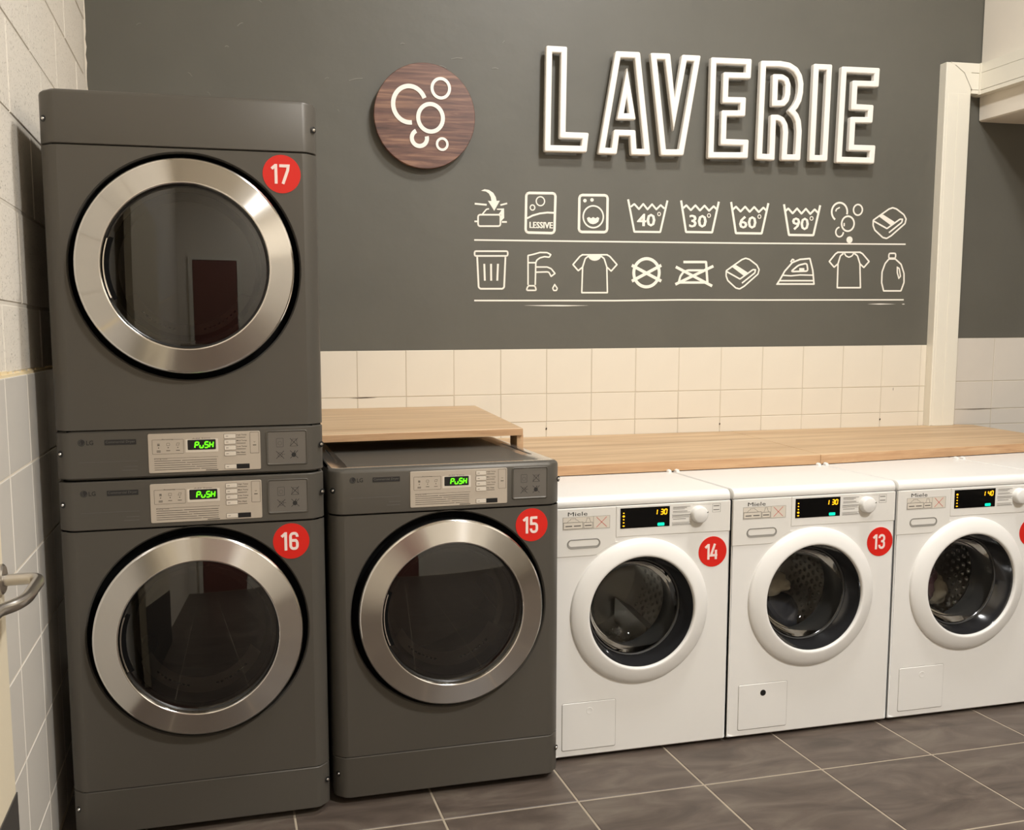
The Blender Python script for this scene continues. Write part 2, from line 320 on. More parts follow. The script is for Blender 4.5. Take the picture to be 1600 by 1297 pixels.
# measured outlines on the back wall, metres along the wall and above the floor
ICONS = [('soap_icon','white wall icon of an arrow dropping into an open box','icon',[('s',[(1.5226,1.9247),(1.5766,1.9209)],0.0078,0),('s',[(1.6387,1.921),(1.6696,1.9291)],0.0072,0),('s',[(1.5211,1.8485),(1.5347,1.8488)],0.0072,0),('s',[(1.6452,1.8482),(1.6683,1.8486)],0.0073,0),('s',[(1.5374,1.8774),(1.6387,1.8793),(1.6387,1.83),(1.5373,1.8283)],0.0072,1),('s',[(1.5569,1.8802),(1.5752,1.9017),(1.587,1.9038)],0.0059,0),('f',[(1.6223,1.9051),(1.6551,1.907),(1.6558,1.8653),(1.6413,1.8513),(1.6413,1.8793),(1.6302,1.881),(1.6439,1.8993),(1.6236,1.9002)]),('f',[(1.5507,1.9809),(1.567,1.9875),(1.5865,1.9849),(1.606,1.973),(1.6178,1.9547),(1.621,1.9392),(1.6361,1.9396),(1.6105,1.8955),(1.5818,1.9384),(1.5975,1.9375),(1.5949,1.9541),(1.5865,1.9694),(1.5735,1.9778)])]),('detergent_icon','white wall icon of a washing powder packet lettered LESSIVE','icon',[('s',[(1.7573,1.9765),(1.8927,1.9779),(1.8884,1.8032),(1.7544,1.8043)],0.0113,1),('e',(1.8226,1.9418),0.0194,0.0194,0.0054,0,360),('e',(1.7861,1.9134),0.0106,0.0113,0.0053,0,360),('s',[(1.7609,1.8659),(1.7875,1.879),(1.8208,1.8884),(1.8543,1.8928),(1.8892,1.8923)],0.008,0),('t','LESSIVE',1.773,1.8237,1.8801,1.8514)]),('washer_icon','white wall icon of a front loading washing machine','icon',[('s',[(2.0049,1.9729),(2.1388,1.9748),(2.1381,1.8114),(2.0036,1.8106)],0.0116,1),('e',(2.0713,1.8786),0.048,0.0483,0.0069,0,360),('e',(2.0309,1.9489),0.0041,0.0038,0.0082,0,360),('e',(2.0643,1.9528),0.0041,0.0038,0.0082,0,360),('f',[(2.0405,1.8723),(2.0508,1.877),(2.0611,1.8714),(2.0699,1.8773),(2.0816,1.8718),(2.0905,1.8777),(2.1001,1.8734),(2.0955,1.8574),(2.0839,1.8489),(2.0702,1.8455),(2.0565,1.8484),(2.0455,1.8584)])]),('washing_symbol','white wash basin symbol reading forty,first of the four wash basins from the washer icon','icon',[('s',[(2.2372,1.9592),(2.2693,1.8154),(2.396,1.816),(2.4286,1.9583)],0.0094,0),('s',[(2.2502,1.9262),(2.2674,1.9393),(2.2901,1.9167),(2.3107,1.9403),(2.3321,1.9163),(2.3535,1.9399),(2.375,1.9172),(2.3958,1.9369),(2.4144,1.9218)],0.0084,0),('t','40',2.2825,1.8401,2.3702,1.8969),('e',(2.3888,1.8968),0.007,0.0077,0.0035,0,360)]),('washing_symbol','white wash basin symbol reading thirty,second of the four wash basins','icon',[('s',[(2.496,1.9599),(2.5233,1.8184),(2.6541,1.8184),(2.6841,1.9585)],0.0102,0),('s',[(2.5073,1.9259),(2.5221,1.9386),(2.5452,1.9171),(2.5674,1.9395),(2.5907,1.9166),(2.6129,1.9391),(2.6363,1.9162),(2.6587,1.9373),(2.6759,1.9225)],0.0091,0),('t','30',2.5388,1.8394,2.6246,1.8965),('e',(2.6361,1.8948),0.0076,0.0083,0.0038,0,360)]),('washing_symbol','white wash basin symbol reading sixty,third of the four wash basins','icon',[('s',[(2.7463,1.9585),(2.7742,1.8167),(2.9066,1.8173),(2.9365,1.957)],0.0104,0),('s',[(2.7565,1.9248),(2.7715,1.9376),(2.7953,1.9159),(2.8179,1.9385),(2.8419,1.9154),(2.8645,1.9381),(2.8886,1.9149),(2.9114,1.9363),(2.9291,1.9213)],0.0093,0),('t','60',2.7898,1.8386,2.8769,1.8957),('e',(2.8924,1.8947),0.0078,0.0084,0.0039,0,360)]),('washing_symbol','white wash basin symbol reading ninety,the wash basin nearest the bubbles','icon',[('s',[(3.0176,1.9539),(3.048,1.8124),(3.1766,1.8129),(3.2072,1.953)],0.0107,0),('s',[(3.0255,1.9218),(3.0403,1.9347),(3.064,1.9127),(3.0862,1.9357),(3.1101,1.9122),(3.1323,1.9352),(3.1564,1.9117),(3.1787,1.9333),(3.1963,1.9181)],0.0095,0),('t','90',3.0628,1.8359,3.1497,1.8938),('e',(3.1639,1.8913),0.008,0.0085,0.004,0,360)]),('bubbles_icon','white wall icon of soap bubbles above a small solid dot','icon',[('e',(3.3109,1.9246),0.0414,0.0426,0.0089,-15,238),('s',[(3.2906,1.9263),(3.2942,1.937),(3.3116,1.9452)],0.0065,0),('e',(3.358,1.8699),0.0335,0.0349,0.0082,0,360),('s',[(3.3382,1.8574),(3.3383,1.8731)],0.0065,0),('e',(3.409,1.9358),0.0238,0.0249,0.0074,0,360),('e',(3.315,1.8299),0.0203,0.0221,0.0073,95,360),('e',(3.3696,1.7942),0.0081,0.0079,0.0162,0,360)]),('towel_icon','white folded towel symbol above the upper line,top right end','icon',[('s',[(3.4943,1.8887),(3.5769,1.9427),(3.5974,1.9496),(3.6185,1.9443),(3.6599,1.9184),(3.6736,1.8977),(3.6689,1.8759),(3.5957,1.8168),(3.5714,1.8035),(3.5504,1.8075),(3.5047,1.8422),(3.4946,1.8636)],0.0075,1),('s',[(3.4953,1.8852),(3.5707,1.8504),(3.6402,1.8964),(3.6536,1.8959),(3.651,1.8814),(3.5825,1.8311)],0.0075,0),('f',[(3.518,1.9107),(3.5451,1.9155),(3.611,1.8778),(3.5916,1.8659)]),('s',[(3.5452,1.9141),(3.6092,1.8807)],0.005,0)]),('bin_icon','white wall icon of a lidded waste bin','icon',[('s',[(1.5212,1.7197),(1.6723,1.7214),(1.6723,1.7007),(1.5212,1.6991)],0.0072,1),('s',[(1.5329,1.6948),(1.539,1.563),(1.5469,1.5561),(1.6484,1.5565),(1.6557,1.5635),(1.6617,1.6961)],0.0079,0),('s',[(1.5649,1.6651),(1.5673,1.5915)],0.0085,0),('s',[(1.5957,1.6653),(1.5963,1.5917)],0.0086,0),('s',[(1.6273,1.6656),(1.624,1.5918)],0.0086,0)]),('tap_icon','white wall icon of a dripping tap','icon',[('s',[(1.7664,1.5734),(1.766,1.7035),(1.7881,1.7082),(1.8216,1.7174),(1.8552,1.7171),(1.8721,1.7084),(1.8647,1.6969),(1.8431,1.6992),(1.8217,1.6939),(1.8069,1.6836),(1.8023,1.6722),(1.7999,1.5735)],0.0067,0),('s',[(1.7661,1.6719),(1.8009,1.6722)],0.0067,0),('s',[(1.7664,1.5702),(1.7986,1.5703),(1.8054,1.5499),(1.7584,1.5498)],0.0067,1),('s',[(1.8017,1.6531),(1.8555,1.6535),(1.8744,1.646),(1.8922,1.6251),(1.874,1.6122),(1.8637,1.63),(1.8556,1.6319),(1.8031,1.6302)],0.0067,0),('s',[(1.8911,1.5758),(1.9034,1.5592),(1.8994,1.5496),(1.8865,1.5495),(1.8817,1.5598)],0.0061,1)]),('shirt_icon','white t-shirt symbol with a solid filled collar','icon',[('s',[(2.0177,1.7093),(2.1426,1.7106)],0.0069,0),('s',[(2.0511,1.7045),(2.0351,1.6926),(2.0228,1.6554),(2.0198,1.5402),(2.1429,1.5405),(2.1386,1.6563),(2.1253,1.6935),(2.109,1.7051)],0.0069,0),('s',[(2.1379,1.7106),(2.152,1.704),(2.1875,1.6669),(2.1598,1.6378),(2.1398,1.6546)],0.0069,0),('s',[(2.0223,1.7094),(2.0097,1.7025),(1.9767,1.6651),(2.0022,1.6384),(2.0216,1.6537)],0.0069,0),('f',[(2.113,1.7103),(2.1115,1.702),(2.1069,1.6944),(2.0996,1.6883),(2.0904,1.6844),(2.0802,1.683),(2.07,1.6842),(2.0608,1.688),(2.0534,1.6939),(2.0486,1.7013),(2.047,1.7096)])]),('care_symbol','white crossed out circle care symbol','icon',[('e',(2.3321,1.6312),0.0624,0.0639,0.0142,0,360),('s',[(2.2598,1.6645),(2.4052,1.5937)],0.0141,0),('s',[(2.2609,1.593),(2.4038,1.6657)],0.0141,0)]),('care_symbol','white crossed out iron care symbol','icon',[('s',[(2.4761,1.6591),(2.6604,1.5723)],0.0129,0),('s',[(2.4755,1.5793),(2.6642,1.664)],0.0129,0),('s',[(2.5134,1.6815),(2.6269,1.6826),(2.6362,1.5862)],0.0114,0),('s',[(2.6354,1.5883),(2.4905,1.5877)],0.0108,0),('s',[(2.6279,1.6442),(2.5363,1.6436),(2.5137,1.6351),(2.499,1.6155),(2.492,1.5877)],0.01,0)]),('towel_icon','white folded towel symbol on the lower row beside the iron','icon',[('s',[(2.7304,1.6435),(2.8089,1.6954),(2.8281,1.7019),(2.8478,1.6965),(2.8862,1.6708),(2.8987,1.6504),(2.8938,1.6292),(2.8242,1.5722),(2.8012,1.5594),(2.7815,1.5636),(2.7394,1.598),(2.7303,1.619)],0.007,1),('s',[(2.7312,1.64),(2.8014,1.6053),(2.8673,1.6495),(2.8799,1.6488),(2.8772,1.6347),(2.8121,1.5863)],0.007,0),('f',[(2.753,1.6648),(2.7785,1.6692),(2.8396,1.6316),(2.8212,1.6202)]),('s',[(2.7785,1.6678),(2.838,1.6344)],0.0047,0)]),('iron_icon','white wall icon of a steam iron with a window in its handle','icon',[('s',[(2.9949,1.5829),(3.0085,1.6029),(3.0326,1.6436),(3.071,1.6844),(3.1104,1.699),(3.1624,1.7038),(3.1799,1.6482),(3.1889,1.5837)],0.008,1),('s',[(3.0189,1.6243),(3.0653,1.6217),(3.1131,1.6263),(3.184,1.6253)],0.0064,0),('s',[(3.0055,1.5986),(3.1866,1.5995)],0.0072,0),('s',[(3.0645,1.6416),(3.1034,1.6719),(3.1472,1.6815),(3.1542,1.6444)],0.008,1),('f',[(3.1079,1.6584),(3.1344,1.6586),(3.1348,1.6464),(3.1084,1.6462)]),('s',[(3.0613,1.6857),(3.0704,1.6993),(3.0802,1.6952)],0.0072,0)]),('shirt_icon','white t-shirt symbol with an outlined open collar','icon',[('s',[(3.3062,1.7346),(3.4336,1.736)],0.0074,0),('s',[(3.3405,1.7292),(3.3245,1.7181),(3.3132,1.6811),(3.3139,1.5669),(3.4395,1.5673),(3.4313,1.6821),(3.4165,1.719),(3.3995,1.7299)],0.0074,0),('s',[(3.4288,1.7359),(3.4434,1.7294),(3.4808,1.6927),(3.4535,1.6638),(3.4325,1.6805)],0.0074,0),('s',[(3.3109,1.7346),(3.2983,1.7278),(3.2659,1.6907),(3.2928,1.6642),(3.3121,1.6794)],0.0074,0),('s',[(3.3454,1.7307),(3.3541,1.7179),(3.3708,1.7116),(3.3869,1.7182),(3.3961,1.7313)],0.0066,0)]),('bottle_icon','white wall icon of a detergent bottle with a handle','icon',[('s',[(3.5883,1.7326),(3.6251,1.733),(3.6246,1.7097),(3.5869,1.7094)],0.0075,1),('s',[(3.5888,1.7057),(3.6239,1.7061),(3.6571,1.6808),(3.6754,1.6371),(3.6777,1.5931),(3.6629,1.5526),(3.5671,1.5524),(3.5542,1.5925),(3.5542,1.6436),(3.569,1.6837)],0.0075,1),('s',[(3.6369,1.6661),(3.6481,1.6603),(3.6568,1.6223),(3.648,1.6135),(3.6382,1.6405)],0.0067,1)])]
LINES = [('wall_line','long white line under the upper row of icons','line',[('s',[(1.5197,1.7682),(1.9903,1.769),(2.809,1.7711),(3.6771,1.7771)],0.0067,0)]),('wall_line','long white line under the lower row of icons','line',[('s',[(1.5187,1.5045),(2.1772,1.5044),(2.4922,1.5082),(2.9494,1.5079),(3.6804,1.5095)],0.0068,0)]),('wall_line','short faint white dash below the tap icon','line',[('f',[(1.7455,1.4831),(1.8413,1.4842),(1.9016,1.4848),(2.054,1.4824),(1.9319,1.479),(1.8413,1.48)])]),('wall_line','short faint white dash below the bottle icon','line',[('f',[(3.4801,1.4887),(3.5502,1.4914),(3.6388,1.4887),(3.5505,1.4862)])]),('wall_line','tiny white fleck at the right end of the lower line','line',[('f',[(3.6708,1.4887),(3.6814,1.4908),(3.6887,1.488),(3.6781,1.4862)])])]
LETTERS = [('L',[[(1.8449,2.5801),(1.9124,2.5802),(1.9078,2.2205),(2.0135,2.2207),(2.0074,2.1639),(1.8389,2.162)]]),('A',[[(2.1611,2.5742),(2.2516,2.5754),(2.3052,2.1606),(2.2412,2.1596),(2.2348,2.2404),(2.1584,2.2392),(2.1482,2.1597),(2.0896,2.1599)],[(2.2041,2.4744),(2.232,2.3117),(2.1755,2.3105)]]),('V',[[(2.3287,2.5753),(2.3949,2.5767),(2.4309,2.306),(2.4754,2.5752),(2.5379,2.5758),(2.4682,2.1643),(2.3829,2.1616)]]),('E',[[(2.6178,2.5715),(2.7907,2.574),(2.789,2.5136),(2.68,2.5104),(2.6782,2.4024),(2.7672,2.4046),(2.766,2.347),(2.6751,2.3433),(2.6738,2.2175),(2.786,2.2181),(2.7847,2.1615),(2.6138,2.1571)]]),('R',[[(2.8637,2.5698),(2.9478,2.573),(2.9934,2.5679),(3.0275,2.5505),(3.0468,2.5233),(3.0547,2.4917),(3.0543,2.4517),(3.0476,2.4194),(3.0333,2.392),(3.0128,2.3687),(3.0349,2.3492),(3.0481,2.3229),(3.054,2.2801),(3.0511,2.1601),(2.9818,2.159),(2.9851,2.2722),(2.9803,2.3042),(2.9655,2.3261),(2.944,2.3349),(2.9209,2.334),(2.9196,2.1571),(2.8559,2.1583)],[(2.9257,2.5138),(2.9589,2.5149),(2.9805,2.5042),(2.9898,2.4834),(2.99,2.4435),(2.9836,2.4166),(2.969,2.4),(2.9248,2.3981)]]),('I',[[(3.1308,2.5694),(3.1986,2.5702),(3.1912,2.1612),(3.1247,2.1602)]]),('E',[[(3.2752,2.5648),(3.4472,2.5668),(3.4457,2.5071),(3.3341,2.5047),(3.3326,2.3991),(3.4223,2.3985),(3.4205,2.3427),(3.3302,2.3403),(3.3277,2.2136),(3.4406,2.2146),(3.4382,2.1578),(3.2659,2.1569)]])]
BUBBLES = [('e',(1.2303,2.3242),0.0697,0.0746,0.0186,22,278),('e',(1.366,2.3956),0.038,0.0399,0.013,0,360),('e',(1.3208,2.2721),0.0536,0.0569,0.0172,0,360),('e',(1.2717,2.1865),0.0327,0.0327,0.0176,115,375),('e',(1.3705,2.165),0.0226,0.0234,0.0105,0,360)]
# ---------------------------------------------------------------- room shell
RA = -0.0335                                   # the back wall is turned very slightly against the row of machines
wb = MB().box(-.25, 6.9, .012, .16, 0, CEIL)
wall_back = wb.build('wall_back', WALLPAINT); wall_back.rotation_euler = (0, 0, RA); tag(wall_back, kind='structure')
p = MB().box(-.2, 3.83, .0, .0125, 1.288, CEIL); p.box(3.83, 6.9, .0, .0125, 1.320, CEIL)
p.build('painted_upper_wall', WALLPAINT, wall_back)
p = MB().box(-.2, 3.83, -.0036, .0125, 0, 1.288); p.box(3.83, 6.9, -.0028, .0125, 0, 1.320); p.build('tile_bed', GROUT, wall_back)
# chips and scratches in the paint
ch = MB()
for s, z, a, l in ((.98, 2.42, .2, .06), (1.37, 2.50, -.3, .03), (1.42, 2.53, .1, .05), (1.60, 2.50, 0, .03), (1.83, 2.25, .5, .04), (1.2, 2.58, .1, .02), (2.34, 2.52, .9, .02), (1.12, 2.38, .3, .03), (1.45, 2.24, -.2, .03)):
    ch.ribbon([(s, z), (s+l*math.cos(a)*.5, z+l*math.sin(a)*.5+.003), (s+l*math.cos(a), z+l*math.sin(a))], .0035, False, .0005, .0018)
rnd = random.Random(4)
for _ in range(18):
    s, z, a, l = rnd.uniform(-.02, 1.75), rnd.uniform(2.05, 2.95), rnd.uniform(-1.2, 1.2), rnd.uniform(.008, .03)
    ch.ribbon([(s, z), (s+l*.5*math.cos(a), z+l*.5*math.sin(a)+.004), (s+l*math.cos(a), z+l*math.sin(a))], rnd.uniform(.0012, .003), False, .0005, .0011)
pe = MB(); pts = [(-.2, 4.3), (-.2, 1.9)]+[(-.064+rnd.uniform(0, .005)+(.004 if rnd.random() < .25 else 0), 1.9+i*.03) for i in range(80)]
pe.prism(pts, -.001, .001); pe.build('white_paint_edge', PLASTER, wall_back)
ch.build('paint_chip', mat('chip_paint', (.20, .19, .165, 1), .5), wall_back)
def tile_mesh(name, w, h, d, m, b=.0022):
    t = MB().bbox(0, w, -d, .004, 0, h, b); o = t.build(name, m); me = o.data; bpy.data.objects.remove(o); return me
rows = ((1.0847, 1.288, .003), (.9577, 1.0847, .002), (.8307, .9577, .002), (.66, .8307, .002), (.45, .66, .002))
g = .0016
TX = .9933
for z0, z1, _ in rows:
    me = tile_mesh('tile', .215-g, z1-z0-g, .005, TILE)
    for k in range(-4, 14):
        s0 = TX+k*.215
        if s0 > 3.82: continue
        if s0+.215 > 3.84: m2 = tile_mesh('tile', 3.82-s0-g, z1-z0-g, .005, TILE); o = link('tile', m2, wall_back)
        else: o = link('tile', me, wall_back)
        o.location = (s0+g/2+random.uniform(-.0004, .0004), random.uniform(-.0006, .0006), z0+g/2)
for z0, z1 in ((1.1035, 1.320), (.9635, 1.1035), (.885, .9635), (.70, .885), (.48, .70)):
    me = tile_mesh('tile', .215-g, z1-z0-g, .004, TILESH)
    for k in range(0, 11):
        s0 = 4.2098-.215+k*.215
        o = link('tile', me, wall_back); o.location = (s0+g/2, random.uniform(-.0004, .0004), z0+g/2)
# dark damaged spots in the joints
sp = MB()
for s, z, w, h in ((1.02, 1.0835, .13, .004), (1.853, .925, .009, .014), (2.713, .925, .008, .012), (3.573, .925, .009, .014), (2.5, .957, .3, .0016), (4.13, .963, .27, .003), (3.64, 1.073, .003, .02)):
    sp.add([(s-w/2, -.0058, z), (s-w*.1, -.0058, z-h/2), (s+w/2, -.0058, z), (s+w*.1, -.0058, z+h/2)], [(0, 1, 2, 3)])
sp.build('joint_crack', mat('crack_brown', (.05, .03, .02, 1), .9), wall_back)
# left wall: painted blocks above glazed tiles
XL = -.053
wl = MB().box(-.25, -.078, -7.1, .3, 0, CEIL); wall_left = wl.build('wall_left', GROUTL); tag(wall_left, kind='structure')
br = MB().box(-.078, -.0670, -7, .1, 1.262, CEIL).build('block_mortar', mat('block_mortar', srgb(212, 204, 190), .9, bump=.4, bscale=60), wall_left)
bz = [1.268, 1.435, 1.672, 1.902, 2.135, 2.37, 2.60, 2.83]
zz = bz+[2.83+.233*i for i in range(1, 8)]
def left_mesh(nm, L, h, d, m, b):
    # a block lying against the left wall: front faces +x
    t = MB().bbox(0, L, -d, 0, 0, h, b); t.v = [(-y, x, z) for x, y, z in t.v]; o = t.build(nm, m); me = o.data; bpy.data.objects.remove(o); return me
offs = {0: -1.70, 1: -1.4736, 2: -1.70, 3: -1.497, 4: -1.19, 5: -.98, 6: -1.19}
for i in range(len(zz)-1):
    if zz[i] > 3.4: break
    h = zz[i+1]-zz[i]; me = left_mesh('block', .452-.004, h-.005, .010, BLOCK, .004)
    off = offs.get(i, -1.2+.226*(i % 2))
    for k in range(-4, 5):
        y0 = off+k*.452
        if y0 > -.1 or y0 < -3.3: continue
        if y0+.452 > .02: m2 = left_mesh('block', .015-y0, h-.005, .010, BLOCK, .004); o = link('block', m2, wall_left)
        else: o = link('block', me, wall_left)
        o.location = (-.0745+random.uniform(-.0015, .0015), y0+.002, zz[i]+.0025)
up_ = MB().box(-.0745, -.066, -7, -2.9, 1.268, CEIL); up_.build('block_face', BLOCK, wall_left)
tb = MB().box(-.078, XL-.0012, -7, .02, 0, 1.262); tb.build('tile_bed', GROUTL, wall_left)
led = MB().box(-.0775, XL-.004, -7, .02, 1.262, 1.269)
for k in range(40):
    y = -3.2+k*.08; led.box(-.072, XL+random.uniform(-.012, -.004), y, y+random.uniform(.03, .08), 1.266, 1.271+random.uniform(0, .006))
led.build('plaster_ledge', mat('cream_plaster', srgb(226, 208, 170), .8, bump=.4, bscale=60), wall_left)
lz = [1.264, 1.0399, .8157, .5915, .3673, .1431, 0]
for i in range(6):
    h = lz[i]-lz[i+1]-.003; me = left_mesh('tile', .2463-.0035, h, .006, TILEL, .002)
    for k in range(-5, 9):
        y0 = -1.2793-k*.2463
        if y0 < -3.4 or y0 > .0: continue
        o = link('tile', me, wall_left); o.location = (XL-.006+random.uniform(-.0003, .0003), y0+.0018, lz[i+1]+.0015)
# floor
fb = MB().box(-.25, 6.9, -7.1, .2, -.12, -.0016); floor = fb.build('floor', FGROUT); tag(floor, kind='structure')
TS, FX, FY = .4041, 1.3915, -1.6265
def floor_mesh(w, d):
    t = MB().bbox(0, w, -.0, .008, 0, d, .0015); t.v = [(x, z, -y) for x, y, z in t.v]; o = t.build('tile', SLATE); me = o.data; bpy.data.objects.remove(o); return me
fm = floor_mesh(TS-.006, TS-.006)
for i in range(-4, 13):
    for j in range(-13, 5):
        x0, y0 = FX+i*TS, FY-j*TS if False else FY+j*TS
        if x0 < -.35 or x0 > 6.6 or y0 > -.05 or y0 < -7.0: continue
        if x0 < -.05: o = link('tile', floor_mesh(x0+TS+.048, TS-.006), floor); o.location = (-.05, y0+.003, .0)
        else: o = link('tile', fm, floor); o.location = (x0+.003, y0+.003, random.uniform(-.0004, 0))
# ceiling and the rest of the room
tag(MB().box(-.3, 7.0, -7.2, .3, CEIL, CEIL+.1).build('ceiling', CEILM), kind='structure')
tag(MB().box(6.5, 6.6, -7.2, .3, 0, CEIL).build('wall_right', PLASTER), kind='structure')
tag(MB().box(-.25, 6.6, -7.1, -7.0, 0, CEIL).build('wall_front', PLASTER), kind='structure')
# entrance door in the wall behind the viewer (seen only as a reflection)
d2 = MB().box(.2, .3, -7.0, -6.95, 0, 2.2); d2.box(1.4, 1.5, -7.0, -6.95, 0, 2.2); d2.box(.3, 1.4, -7.0, -6.95, 2.1, 2.2)
dd = d2.build('door_2', TRUNK); tag(dd, kind='structure')
MB().box(.305, 1.395, -6.995, -6.965, .01, 2.095).build('door_leaf', mat('dull_red_door', (.20, .075, .06, 1), .5), dd)
# lintel beam that crosses the room, with plastered face
bm_ = MB(); n = 26; prof = []
v = []; f = []
y_ = [-.14-i*(6.86/n) for i in range(n+1)]
for i, y in enumerate(y_):
    jx, jz = random.uniform(-.004, .004), random.uniform(-.005, .005)
    v += [(4.045, y, CEIL), (4.045+jx*.4, y, 2.46), (4.047+jx, y, 2.376+jz), (4.056+jx, y, 2.369+jz*.5), (4.75, y, 2.369), (4.75, y, CEIL)]
for i in range(n):
    for k in range(6): l = (k+1) % 6; f.append((i*6+k, i*6+l, i*6+6+l, i*6+6+k))
f += [tuple(range(6)), tuple(range(n*6+5, n*6-1, -1))]
bm_.add(v, f); beam = bm_.build('trim_1', PLASTER); tag(beam, kind='structure')
# ---------------------------------------------------------------- lamps
for i, (x, y, pw) in enumerate(LAMPS):
    t = empty('ceiling_lamp', (x, y, CEIL))
    tag(t, ['round white ceiling lamp nearest the back wall', 'round white ceiling lamp in the middle of the room', 'round white ceiling lamp beyond the beam'][i], 'lamp')
    q = MB().lathe([(.0, 0), (.2, 0), (.2, -.06), (.185, -.075), (.175, -.06), (.0, -.06)], 0, 0, 40); q.v = [(x_, z_, y_) for x_, y_, z_ in q.v]; q.build('housing', WPLAST, t, True)
    q = MB().lathe([(.0, -.07), (.1, -.069), (.172, -.062)], 0, 0, 40); q.v = [(x_, z_, y_) for x_, y_, z_ in q.v]; q.build('diffuser', LAMPM, t, True)
# ---------------------------------------------------------------- white cable trunking
tk = empty('cable_trunking', (0, 0, 0), RA); tag(tk, 'white plastic cable trunking rising from the oak counter and turning along the beam', 'trunking')
t0, t1, TD, zt, zb_ = 3.822, 3.962, .047, 2.628, 2.488
q = MB(); q.bbox(t0, t1, -TD, -.0003, .888, zt, .0045); q.build('upright_duct', TRUNK, tk)
q = MB(); q.bbox(t0+.014, t0+.066, -TD-.0014, -TD+.001, .89, zb_-.004, .0008); q.bbox(t0+.069, t1-.010, -TD-.0018, -TD+.001, .89, zb_-.004, .0008); q.build('duct_cover', TRUNK, tk)
q = MB(); q.prism([(t1-.0, zb_), (4.0, zb_), (4.0, zb_+.016), (t1+.003, zb_+.016)], -TD, -.005); q.prism([(t1+.003, zb_+.018), (4.0, zb_+.018), (4.0, zt-.046), (t1-.043, zt-.046)], -TD-.001, -.005)
q.prism([(t1-.045, zt-.043), (4.0, zt-.043), (4.0, zt), (t0+.14, zt), (t0+.02, zt)], -TD-.0005, -.005); q.build('cross_duct', TRUNK, tk)
jl = MB().ribbon([(t0+.045, zt-.012), (t1-.044, zt-.046), (t1-.0, zb_+.018)], .0022, False, -TD-.0005, .0014); jl.build('mitre_joint', mat('mitre_line', (.42, .39, .33, 1), .7), tk)  # thin grey-beige line along the mitre cut
bt = empty('cable_trunking', (0, 0, 0)); tag(bt, 'white plastic cable trunking running along the face of the beam', 'trunking')
q = MB().box(4.0, 4.045, -6.9, -.135, zb_-.004, zb_+.014); q.box(3.999, 4.045, -6.9, -.135, zb_+.016, zt-.046); q.box(4.0, 4.045, -6.9, -.135, zt-.044, zt); q.build('duct', TRUNK, bt)
MB().box(3.9965, 4.003, -.19, -.175, zb_-.005, zt+.001).build('corner_joint', TRUNK, bt)
# ---------------------------------------------------------------- counters
def slab(poly, z0, z1):        # poly in x,y
    q = MB().prism([(x, y) for x, y in poly], -z1, -z0, .0015); q.v = [(x, z, -y) for x, y, z in q.v]; return q
def counter(name, poly, z0, z1, label, group=None):
    t = empty(name, (0, 0, 0)); tag(t, label, 'counter', group)
    slab(poly, z0, z1).build('worktop', OAK, t)
    return t
wy = lambda x: x*math.tan(RA)-.007
cA = counter('oak_counter', [(1.415, -.972), (2.6315, -.968), (2.7665, wy(2.77)), (1.42, wy(1.42))], .853, .8895, 'low oak worktop between the raised worktop and the joint in the counter')
cB = counter('oak_counter', [(2.6335, -.968), (3.65, -.8945), (4.7, -.82), (4.7, -.78), (3.97, -.62), (4.06, -.19), (4.0, wy(4.0)), (2.7685, wy(2.77))], .853, .8895, 'low oak worktop right of the counter joint, reaching behind the trunking foot')
for c, pts in ((cA, [(1.415, -.972), (2.6315, -.968)]), (cB, [(2.6335, -.968), (3.65, -.8945), (4.7, -.82)])):
    e = MB()
    for (x0, y0), (x1, y1) in zip(pts, pts[1:]):
        e.add([(x0, y0-.0012, .8535), (x1, y1-.0012, .8535), (x1, y1-.0012, .888), (x0, y0-.0012, .888), (x0, y0+.002, .8535), (x1, y1+.002, .8535), (x1, y1+.002, .888), (x0, y0+.002, .888)],
              [(0, 1, 2, 3), (4, 7, 6, 5), (0, 4, 5, 1), (3, 2, 6, 7), (0, 3, 7, 4), (1, 5, 6, 2)])
    e.build('edge_band', OAKE, c)
cR = counter('raised_oak_counter', [(.70, -1.0995), (1.4028, -1.0771), (1.5189, wy(1.52)), (.70, wy(.7))], 1.015, 1.039, 'raised oak worktop over the back of dryer 15')
e = MB().add([(.70, -1.1008, 1.0155), (1.4028, -1.0784, 1.0155), (1.4028, -1.0784, 1.0375), (.70, -1.1008, 1.0375), (.70, -1.098, 1.0155), (1.4028, -1.075, 1.0155), (1.4028, -1.075, 1.0375), (.70, -1.098, 1.0375)],
             [(0, 1, 2, 3), (4, 7, 6, 5), (0, 4, 5, 1), (3, 2, 6, 7), (0, 3, 7, 4), (1, 5, 6, 2)]); e.build('edge_band', OAKE, cR)
MB().add([(1.386, -1.06, .0), (1.4085, -1.06, .0), (1.50, -.08, .0), (1.478, -.08, 0), (1.386, -1.06, 1.0145), (1.4085, -1.06, 1.0145), (1.50, -.08, 1.0145), (1.478, -.08, 1.0145)],
         [(0, 3, 2, 1), (4, 5, 6, 7), (0, 1, 5, 4), (1, 2, 6, 5), (2, 3, 7, 6), (3, 0, 4, 7)])
MB().bbox(1.386, 1.409, -1.064, -.99, .8905, 1.0145, .001).build('support_panel', OAKE, cR)
